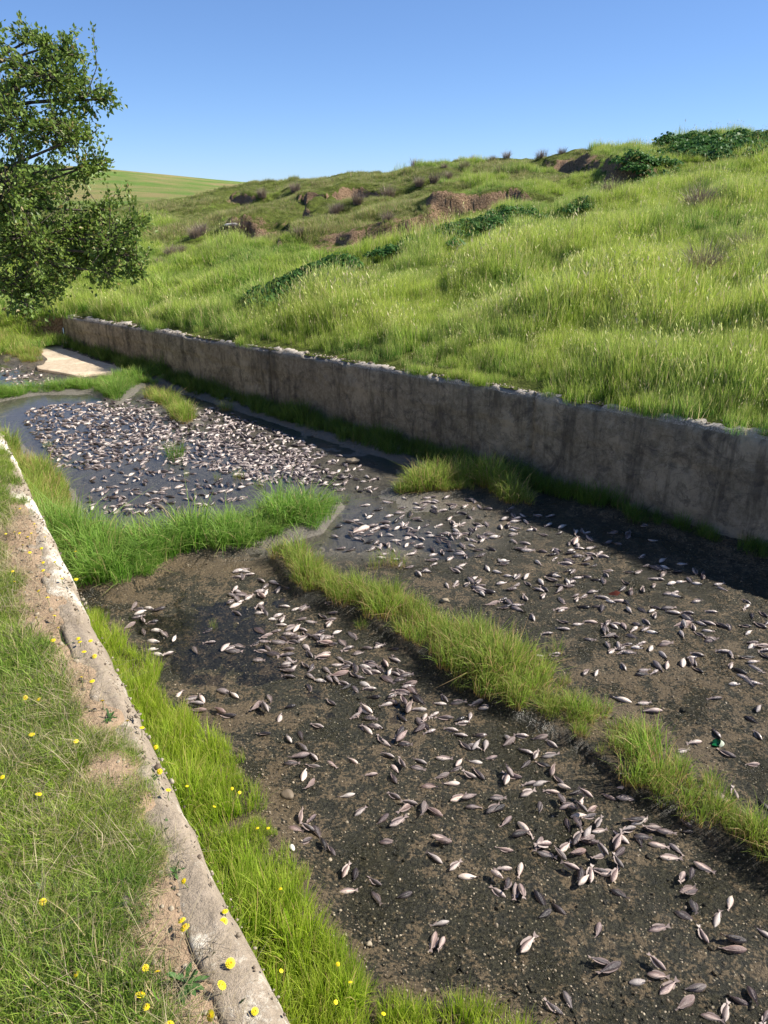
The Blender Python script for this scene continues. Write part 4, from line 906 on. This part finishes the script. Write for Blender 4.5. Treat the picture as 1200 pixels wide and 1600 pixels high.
FISH += zl((800, 600), [(20,640,10,p,50),(120,625,-5,p,48),(100,685,-40,p,40),(145,712,-15,p,50),(300,740,60,p,62),(490,755,-10,p,48),(470,705,10,p,60),(545,715,60,m,40),(660,740,-5,m,45),(620,683,0,m,40),(625,858,15,p,40),(795,856,0,p,55),(855,892,-60,m,40),(895,905,80,m,40),(770,890,0,k,60),(545,890,-5,k,50),(450,882,0,p,48),(395,803,-5,p,36),(75,793,0,p,75),(210,907,-10,p,62),(345,910,-15,p,60),(275,937,20,p,50),(390,925,-5,m,55),
(440,900,-50,m,36),(660,922,-5,p,55),(685,922,-10,p,50),(790,937,5,p,62),(830,932,-45,p,42),(870,945,-5,p,48),(970,947,10,p,58),(985,970,-20,m,48),(530,940,-30,k,42),(515,972,40,m,45),(555,980,70,m,42),(760,992,20,p,48),(295,1000,20,p,42),(335,1003,30,p,42),(420,1010,-12,p,80),(120,970,-20,m,66),(232,1025,-45,m,50),(390,1050,-5,p,50),(465,1033,-15,p,60),(535,1035,-40,k,45),(235,1065,20,p,50),(420,1065,80,m,42),
(610,1068,-30,m,42),(95,1100,-70,m,45),(750,1082,-10,p,85),(735,1062,5,k,80),(820,1085,-5,m,75),(930,1078,-5,p,68),(1095,1030,-30,m,42),(1095,1057,40,p,42),(235,1120,-15,m,55),(310,1135,5,p,60),(235,1155,-5,m,80),(480,1130,-5,p,62),(525,1145,-60,k,52),(590,1137,-15,k,55),(625,1125,-40,m,55),(570,1160,40,p,48),(790,1137,12,p,120),(850,1148,-70,p,42),(890,1135,-20,m,55),(975,1140,-25,m,85),(1015,1155,-60,p,42),(1090,1145,-5,k,55),
(1160,1140,-25,m,80),(1110,1172,30,p,45),(920,1168,-5,p,65),(160,1182,5,m,65),(475,1185,-30,m,48),(660,1172,-5,p,72),(795,1188,-60,m,48),(875,1180,-25,m,65),(935,1207,10,m,80),(365,1208,-5,k,66),(535,1230,5,m,62),(605,1228,20,p,46),(590,1246,-5,p,72),(653,1245,60,p,48),(560,1195,-20,m,60),(200,1278,5,p,62),(1120,1222,0,p,72),(985,1265,-5,p,85),(1180,1285,-30,m,66),(800,1310,75,p,58),(850,1312,-60,k,52),(866,1350,-30,k,42),(1130,1317,5,p,66),
(520,1335,-60,m,48),(620,1352,5,m,62),(665,1362,30,m,48),(110,1325,0,p,70),(345,1362,40,p,46),(395,1365,60,p,42),(1085,1382,-20,p,62),(1140,1410,-10,p,70),(1045,1418,0,p,52)])
FISH += zl((400, 600), [(90,940,-20,m,60),(50,980,60,p,40),(105,970,60,m,40),(15,1040,40,p,60),(130,1045,-5,p,62),(110,1085,20,m,65),(85,1107,0,p,60),(190,1060,20,p,56),(222,1062,50,p,50),(350,1052,0,k,55),(355,1083,5,p,50),(125,1110,60,p,45),(210,1110,10,p,60),(115,1138,0,p,50),(262,1125,-5,p,60),(312,1100,-30,m,50),(345,1115,5,p,70),(345,1133,50,p,50),(90,1165,10,p,50),(20,1160,-30,m,70),(45,1182,20,p,80),(160,1182,0,p,75),(215,1158,-20,m,60),(237,1180,-30,m,50),
(280,1185,0,m,40),(312,1212,70,m,50),(335,1195,10,p,70),(385,1170,20,p,60),(455,1190,-40,m,65),(350,1225,0,m,70),(150,1250,0,p,68),(20,1252,-5,p,70),(95,1272,-10,m,55),(250,1270,-50,k,50),(310,1276,10,p,92),(310,1290,12,p,85),(515,1247,-5,p,58),(580,1235,20,p,65),(480,1267,10,p,55),(645,1250,0,k,66),(645,1297,-20,m,70),(160,1300,-40,m,55),(15,1298,0,p,60),(130,1325,5,p,72),(180,1330,40,m,48),(230,1322,-40,m,46),(335,1350,-40,m,58),(258,1345,60,m,52),(385,1325,5,p,66),(400,1300,-30,m,55),(465,1340,-70,k,60),(520,1335,-15,p,75),(530,1310,-5,k,60),(605,1312,-60,m,55),
(580,1342,-40,m,48),(628,1350,60,p,48),(385,1365,12,p,110),(145,1345,-5,p,80),(150,1374,-5,k,75),(260,1382,-35,m,60),(310,1402,-10,p,60),(348,1395,-45,k,56),(380,1398,-50,m,52),(490,1382,-10,k,62),(485,700,10,p,50)])
del p, m, k
def fworld(u, v, ang):
    c = P(u, v); a = R(ang); e = 6.0
    b = P(u + e * math.cos(a), v - e * math.sin(a)); d = b - c
    return c, math.atan2(d[1], d[0]), np.hypot(d[0], d[1]) / e
placed = []
for (u, v, a, tone, L) in FISH:
    c, yaw, mpp = fworld(u, v, a)
    ln = float(np.clip(L * mpp * 0.95, 0.125, 0.25))
    placed.append([c[0], c[1], yaw + (math.pi if rng.uniform() < 0.4 else 0), ln, tone])
# scattered rest: (centre u, v, spread, n)
def zone_scatter(poly_px, n, clump, sz=(0.12, 0.18), palef=0.5):
    us = [a[0] for a in poly_px]; vs = [a[1] for a in poly_px]; out = 0; cen = None; tries = 0
    while out < n and tries < 60000:
        tries += 1
        if cen is None or rng.uniform() > clump: cen = (rng.uniform(min(us), max(us)), rng.uniform(min(vs), max(vs))); u, v = cen
        else: u, v = cen[0] + rng.normal(0, 14), cen[1] + rng.normal(0, 5)
        if not inpoly(np.array([u]), np.array([v]), poly_px)[0]: continue
        c = P(u, v); 
        if any(inpoly(c[0:1], c[1:2], POLY[k])[0] for k in ('lush', 'diag', 'right', 'far_strip', 'far_clump')): continue
        a = rng.normal(0, 28) if rng.uniform() < 0.75 else rng.uniform(-90, 90)
        c, yaw, _ = fworld(u, v, a)
        if placed_near(c, 0.05): continue
        placed.append([c[0], c[1], yaw + (math.pi if rng.uniform() < 0.5 else 0), rng.uniform(*sz), rng.choice(['pale', 'mid', 'dark'], p=[palef, (1 - palef) * 0.7, (1 - palef) * 0.3])]); out += 1
def placed_near(c, r):
    A = np.array([[q[0], q[1]] for q in placed[-400:]]); return (np.hypot(A[:, 0] - c[0], A[:, 1] - c[1]) < r).any()
zone_scatter([(40, 640), (120, 628), (230, 640), (300, 668), (380, 690), (470, 715), (520, 760), (400, 752), (250, 715), (150, 735), (90, 728), (60, 690), (38, 660)], 1050, 0.25, (0.12, 0.18), palef=0.42)
zone_scatter([(120, 628), (240, 620), (330, 640), (420, 668), (500, 700), (520, 740), (420, 750), (300, 690), (140, 680)], 650, 0.3, (0.12, 0.18), palef=0.42)
zone_scatter([(270, 605), (350, 640), (480, 690), (600, 745), (590, 770), (520, 765), (420, 720), (300, 655)], 150, 0.45, palef=0.55)
zone_scatter([(130, 800), (140, 745), (230, 715), (420, 745), (380, 780), (290, 795), (200, 805)], 170, 0.15, (0.12, 0.18), palef=0.42)
zone_scatter([(0, 575), (40, 572), (90, 598), (20, 606)], 70, 0.4, palef=0.6)
zone_scatter([(500, 850), (560, 790), (640, 775), (800, 780), (950, 850), (930, 900), (800, 960), (700, 920), (600, 880)], 190, 0.08, palef=0.6)
zone_scatter([(540, 800), (660, 780), (760, 780), (830, 800), (760, 850), (640, 850), (560, 850)], 50, 0.3, palef=0.6)
zone_scatter([(310, 900), (420, 880), (460, 935), (560, 975), (630, 1030), (640, 1070), (480, 1050), (390, 1010), (350, 930)], 55, 0.6, palef=0.55)
zone_scatter([(170, 945), (260, 950), (330, 1110), (420, 1140), (300, 1120), (240, 1040)], 24, 0.5, palef=0.55)
zone_scatter([(820, 840), (1000, 860), (1200, 960), (1200, 1120), (1000, 1060), (850, 950)], 70, 0.05, palef=0.5)
zone_scatter([(250, 950), (420, 960), (640, 1060), (900, 1180), (1150, 1350), (900, 1380), (600, 1300), (430, 1200), (330, 1080)], 75, 0.15, palef=0.4)
placed.append([*P(562, 828)[:2], fworld(562, 828, 20)[1], 0.36, 'pale'])
arr = np.array([[q[0], q[1], 0.02] for q in placed]); U, V_, Fz = proj(arr)
size = np.array([q[3] for q in placed]) / Fz; inside = (U > -10) & (U < 1210) & (V_ < 1612)
order = np.argsort(-(size * inside)); NEAR = order[:300]; REST = order[300:]
# stacking: fish lying over an earlier fish are lifted a little
zlev = np.zeros(len(placed))
for a_, i in enumerate(NEAR):
    for j in NEAR[:a_]:
        dd = math.hypot(placed[i][0] - placed[j][0], placed[i][1] - placed[j][1])
        if dd < 0.085: zlev[i] = max(zlev[i], zlev[j] + 0.022)
# zones used by the labels
def zone(u, v):
    if v < 800: return 'beyond the lush grass strip'
    right = v < np.interp(u, [430, 700, 850, 1000, 1200], [850, 990, 1050, 1150, 1310]) 
    if right:
        if v > 1060: return 'just above the lower diagonal strip'
        if u > 1040: return 'right, above the diagonal strip'
        if v < 900 and u > 800: return 'along the long wall shadow'
        if v < 900: return 'right of the lush strip tip'
        return 'above the upper diagonal strip'
    if v < 1010: return 'just below the lush strip'
    if v < 1110 and u < 480: return 'beside the upper left grass'
    if v < 1110: return 'left of the upper diagonal strip'
    if v < 1240 and u < 560: return 'by the middle left grass'
    if v < 1240 and u < 720: return 'in the near bed centre'
    if v < 1240: return 'below the middle diagonal strip'
    if u < 620: return 'near the lower left grass edge'
    if u < 800: return 'in the lower centre of the bed'
    if v < 1400 and u < 980: return 'in the big heap right of centre'
    if v < 1400: return 'below the lower end of the diagonal strip'
    if u < 980: return 'at the bottom right of centre'
    return 'in the bottom right corner'
TW = {'pale': 'pale', 'mid': 'mottled grey', 'dark': 'dark'}
groups = {}
recs = []
for i in NEAR:
    x, y, yaw, ln, tone = placed[i]; u, v = U[i], V_[i]
    p2 = proj(np.array([x + 0.05 * math.cos(yaw), y + 0.05 * math.sin(yaw), 0.02])); an = math.degrees(math.atan2(-(p2[1] - v), p2[0] - u)) % 180
    dr_ = 'sideways' if an < 20 or an > 160 else ('upright' if 62 < an < 118 else ('slanting up to the right' if an < 90 else 'slanting up to the left'))
    dr_ = {'sideways': 'lying level', 'upright': 'end on', 'slanting up to the right': 'slanting up right', 'slanting up to the left': 'slanting up left'}[dr_]
    key = (tone, dr_, zone(u, v)); groups.setdefault(key, []).append((u, i)); recs.append(i)
for (tone, dr_, zn), lst in groups.items():
    lst.sort()
    for r_, (u, i) in enumerate(lst):
        x, y, yaw, ln, _ = placed[i]; vi = int(rng.integers(0, len(VARI)))
        o = link('dead_fish', FM[(vi, tone)])
        tilt = rng.normal(0, 0.05)
        o.location = (x, y, float(bedz(x, y)) + zlev[i] - 0.004 - rng.uniform(0, 0.35) * 0.1 * ln); o.rotation_euler = (rng.normal(0, 0.08), tilt + (0.12 if zlev[i] > 0 else 0), yaw); o.scale = (ln, ln * rng.uniform(0.92, 1.12), ln * rng.uniform(0.9, 1.1))
        nth = '' if len(lst) == 1 else (', %s from left' % (NUM[r_] if r_ < len(NUM) else 'far'))
        lab_ = '%s fish %s %s%s' % (TW[tone], dr_, zn, nth)
        if len(lab_.split()) > 16: lab_ = lab_.replace('mottled grey', 'grey')
        tag(o, lab_, 'fish', 'dead fish on the channel bed')
for tone in ('pale', 'mid', 'dark'):
    pass
VV = []; F4 = []; F3_ = []; G_ = []; MI = []; MI3 = []; off = 0; slot = {'pale': 0, 'mid': 1, 'dark': 2}
for i in REST:
    x, y, yaw, ln, tone = placed[i]; V, F, F3, mi, m3, G = RAW[int(rng.integers(0, len(RAW)))]
    c, s_ = math.cos(yaw), math.sin(yaw); k = ln
    VV.append(np.stack([(V[:, 0] * c - V[:, 1] * s_) * k + x, (V[:, 0] * s_ + V[:, 1] * c) * k + y, V[:, 2] * k + max(float(bedz(np.array(x), np.array(y))), -0.012)], -1))
    F4.append(np.array(F) + off); F3_.append(np.array(F3) + off); G_.append(G); off += len(V)
    MI += [slot[tone] if a == 0 else 2 + a for a in mi]; MI3 += [slot[tone] if a == 0 else 2 + a for a in m3]
me = mesh_np('fish_drift', np.concatenate(VV), [np.concatenate(F4), np.concatenate(F3_)], [M['fish_pale'], M['fish_mid'], M['fish_dark'], M['fin'], M['eye']], {'g': np.concatenate(G_)}, midx=MI + MI3)
tag(link('fish_drift', me), 'countless small dead fish covering the far pool and scattered beyond the grass strips', 'dead fish', kind='stuff')
print('fish', len(placed))

# ------------------------------------------------------------------ flowers
def flower_meshes():
    V = []; F = []; mi = []
    for ring, (n, r, z, w) in enumerate(((12, 0.0125, 0.0, 0.0036), (10, 0.0095, 0.002, 0.0032), (8, 0.006, 0.0035, 0.0028))):
        for k in range(n):
            a = 2 * np.pi * (k + 0.5 * ring) / n; d = np.array([math.cos(a), math.sin(a), 0]); t = np.array([-d[1], d[0], 0]); up = np.array([0, 0, 1.0])
            b = len(V); V += [d * 0.001 + up * z, d * r * 0.6 + t * w * 0.8 + up * (z + 0.002), d * r + t * w * 0.6 + up * (z + 0.001), d * r - t * w * 0.6 + up * (z + 0.001), d * r * 0.6 - t * w * 0.8 + up * (z + 0.002)]; F.append((b, b + 1, b + 2, b + 3, b + 4)); mi.append(1 if ring == 2 else 0)
    return mesh_np('flower_head', np.array(V), np.array(F), [M['petal'], M['petal_core']], midx=mi, smooth=False)
head_me = flower_meshes()
v, f = tube([(0, 0, 0), (0.004, 0.002, 0.35), (0.0, 0.0, 0.7), (0, 0, 1.0)], [0.0014] * 4, 5); stem_me = mesh_np('stem', v, f, M['stem'])
FLB = [(65,1408),(228,1512),(247,1521),(120,1522),(220,1555),(227,1573),(343,1543),(333,1592),(286,1438),(294,1449),(348,1444),(352,1425),(361,1496),(292,1375),(4,1214),(53,1240),(48,1148),(117,1158),(197,1126),(219,1139),(162,1096),(247,1166),(251,1202),(262,1235),(273,1598),(395,1578),
       (140,1064),(127,1060),(64,1093),(43,1089),(94,981),(58,963),(83,962),(82,1001),(122,999),(126,1003),(144,1001),(131,1018),(146,1025),(28,832),(23,832),(8,833),(45,839),(47,834),(70,839),(68,878),(70,889),(47,864),(60,922),(74,935),(33,852),(65,857),(88,878),(17,893),(22,909),(97,905),(118,905),(120,862),(54,818),(32,795)]
FLC = [(298,1226),(305,1174),(360,1237),(367,1224),(288,1310),(286,1200),(321,1259),(332,1293),(402,1292),(371,1384),(411,1292),(419,1416),(378,1236),(430,1550),(521,1495),(545,1510),(528,1530),(497,1578),(581,1584),(541,1592),(436,1511),(193,1013),(441,1395),(410,1345),(520,1560)]
def hitbank(u, v):
    z = BANK_Z
    for _ in range(12):
        p = P(u, v, z); z = float(bankz(p[0], p[1])) + 0.045
    return P(u, v, z)
def flower(p, h, label, group, sc):
    root = empty('yellow_flower', (p[0], p[1], p[2] - h)); root.rotation_euler = (rng.normal(0, 0.12), rng.normal(0, 0.12), rng.uniform(0, 6)); tag(root, label, 'flower', group)
    a = link('stem', stem_me, root); a.scale = (1, 1, h)
    b = link('flower_head', head_me, root, (0, 0, h)); b.scale = (sc, sc, sc); b.rotation_euler = (rng.normal(0.15, 0.25), rng.normal(0, 0.25), 0)
bands = [(0, 930, 'far part of the near bank'), (930, 1080, 'middle part of the near bank'), (1080, 1300, 'bank beside the low wall middle'), (1300, 2000, 'bottom left bank')]
for lo, hi, nm in bands:
    fl = sorted([q for q in FLB if lo <= q[1] < hi])
    for i, (u, v) in enumerate(fl):
        p = hitbank(u, v); h = 0.045
        flower(p, h, 'yellow flower, %s from the left on the %s' % ((NUM + ['seventeenth', 'eighteenth', 'nineteenth', 'twentieth', 'twenty first', 'twenty second', 'twenty third', 'twenty fourth', 'twenty fifth', 'twenty sixth'])[i], nm), 'yellow flowers on the near bank', rng.uniform(0.7, 1.05) if v > 1300 else rng.uniform(0.6, 0.9))
for lo, hi, nm in ((0, 1330, 'upper channel grass'), (1330, 2000, 'lower channel grass')):
    fl = sorted([q for q in FLC[::2] if lo <= q[1] < hi])
    for i, (u, v) in enumerate(fl):
        p = P(u, v, 0.36); flower(p, 0.30, 'yellow flower, %s from the left in the %s' % (NUM[i], nm), 'yellow flowers in the channel grass', 0.85)

# ------------------------------------------------------------------ leafy weeds on the bank and in the verge
def rosette(n, ln, wd, seedk, up=0.35):
    g = np.random.default_rng(seedk); V = []; F = []; T = []; Q = []
    for i in range(n):
        a = 2.4 * i + g.normal(0, 0.3); e = g.uniform(0.1, up * 2); L = ln * g.uniform(0.6, 1.1); d = np.array([math.cos(a), math.sin(a), 0]); t = np.array([-d[1], d[0], 0]); b = len(V); rr = g.uniform()
        for j, (f, w) in enumerate(((0, 0.15), (0.25, 0.55), (0.45, 0.7), (0.62, 0.9), (0.8, 0.8), (1.0, 0.08))):
            z = L * (e * f - 0.35 * f * f) + 0.01; c = d * L * f + np.array([0, 0, max(z, 0.004)]); w2 = wd * w * (1 + 0.25 * math.sin(j * 3))
            V += [c - t * w2, c + t * w2]; T += [0.3 * f] * 2; Q += [rr] * 2
            if j: F.append((b + 2 * j - 2, b + 2 * j - 1, b + 2 * j + 1, b + 2 * j))
    return np.array(V), np.array(F), np.zeros((0, 3), int), np.array(T), np.array(Q)
WEEDS = [(262, 1280, 0.07, 9, 'dark rosette weed on bare soil beside the middle of the low wall'), (235, 1205, 0.05, 8, 'small rosette weed on bare soil further up the low wall'), (288, 1520, 0.10, 12, 'leafy weed with dark leaves at the bottom of the bank'),
         (190, 1545, 0.09, 10, 'broad bladed weed among flowers at the bottom of the bank'), (325, 1480, 0.06, 8, 'small weed in front of the lichen covered wall top'), (70, 1385, 0.09, 8, 'green weed near the left edge of the bank'), (150, 1390, 0.08, 8, 'upright weed just left of the dried fish'),
         (170, 1110, 0.06, 8, 'leafy weed beside a yellow flower in mid bank'), (270, 1350, 0.055, 8, 'sprig of weed between low wall and dried fish'), (365, 1560, 0.07, 9, 'weed at the foot of the frame right of the bank'), (130, 1480, 0.08, 9, 'grassy weed above the lower left flower'), (40, 1540, 0.09, 9, 'weed in the bottom left corner of the bank')]
for i, (u, v, L, n, lab) in enumerate(WEEDS):
    p = hitbank(u, v); p[2] = float(bankz(p[0], p[1])) - 0.002
    tag(link('weed', cmesh('weed', [rosette(n, L * 0.6, L * 0.08, 700 + i), rosette(n // 2, L * 0.4, L * 0.07, 720 + i, 0.9)], M['weed']), loc=p), lab, 'weed', 'weeds on the near bank')
thist = [(455, 1470, 0.11, 'pale green thistle like weed in the grass right of the low wall')]
for u, v, L, lab in thist:
    p = P(u, v, 0.12); p[2] = 0.12
    tag(link('weed', cmesh('weed', [rosette(14, L, 0.022, 760, 0.9), rosette(10, L * 0.7, 0.02, 761, 1.4)], M['wet_grass']), loc=p), lab, 'weed')

# ------------------------------------------------------------------ odds and ends
p = hitbank(196, 1408); z = float(bankz(p[0], p[1]))
o = link('dried_fish', FM[(0, 'mid')], loc=(p[0], p[1], z + 0.012)); o.scale = (0.095, 0.095, 0.12); o.rotation_euler = (0.2, 0, R(118)); tag(o, 'small dried fish lying in the grass on the near bank', 'fish')
ROCKS = [(552, 722, 0.075, 'stone', 'lone brown rock on the mud left of the sunlit grass patch'), (577, 1492, 0.014, 'stone', 'small pale stone at the lower grass edge'), (457, 1342, 0.018, 'white_stone', 'small pale stone in the grass at the left edge of the bed'),
         (450, 1247, 0.035, 'stone', 'tan stone beside the grass edge left of the mud'), (695, 942, 0.035, 'stone', 'small tan stone behind the diagonal strip'), (1120, 1268, 0.04, 'stone', 'grey stone by the lower end of the diagonal strip')]
for i, (u, v, r_, mt, lab) in enumerate(ROCKS):
    q = P(u, v); o = link('rock', pebble(800 + i, M[mt], 3, 0.45, 0.7), loc=(q[0], q[1], float(bedz(q[0], q[1])) + r_ * 0.35)); o.scale = (r_ * 1.3, r_, r_); o.rotation_euler = (0, 0, rng.uniform(0, 6)); tag(o, lab, 'rock')
# green and white scrap: a crushed cup, dark green wall with a pale torn side
def scrap():
    V = []; F = []; mi = []; n = 20
    for j, (r_, z) in enumerate(((0.030, 0.0), (0.040, 0.03), (0.047, 0.065), (0.044, 0.065), (0.037, 0.03), (0.027, 0.004))):
        for k in range(n): a = 2 * np.pi * k / n; V.append((r_ * math.cos(a), r_ * math.sin(a) * 0.72, z + 0.006 * math.sin(3 * a)))
    for j in range(5):
        for k in range(n): F.append((j * n + k, j * n + (k + 1) % n, (j + 1) * n + (k + 1) % n, (j + 1) * n + k)); mi.append(1 if 9 <= k <= 14 else 0)
    b = len(V); V.append((0, 0, 0.001)); T = [(k, (k + 1) % n, b) for k in range(n)]
    return mesh_np('crushed_cup', np.array(V), [np.array(F), np.array(T)], [M['green_plastic'], M['white_plastic']], midx=mi + [0] * n)
q = P(1118, 1166); o = link('crushed_cup', scrap(), loc=(q[0], q[1], float(bedz(q[0], q[1])) + 0.03)); o.rotation_euler = (R(-12), R(150), R(10)); o.scale = (1.25,) * 3; tag(o, 'crushed dark green and white plastic cup lying between fish at right', 'litter')
v, f, _, t, r_ = rosette(1, 0.1, 0.03, 901, 0.8)
q = P(949, 934); o = link('dead_leaf', mesh_np('dead_leaf', v, f, M['rust']), loc=(q[0], q[1], float(bedz(q[0], q[1])) + 0.02)); o.rotation_euler = (R(55), 0, 0.6); tag(o, 'rust red dead leaf standing up among fish in the middle of the bed', 'leaf')
# small pale scrap on the far slope
q = hit(365, 364); o = link('plastic_bag', pebble(905, M['white_stone'], 3, 0.6, 0.45), loc=q + np.array([0, 0, 0.25])); o.scale = (0.22, 0.12, 0.12); tag(o, 'white scrap of plastic caught in the brush on the far slope', 'litter')
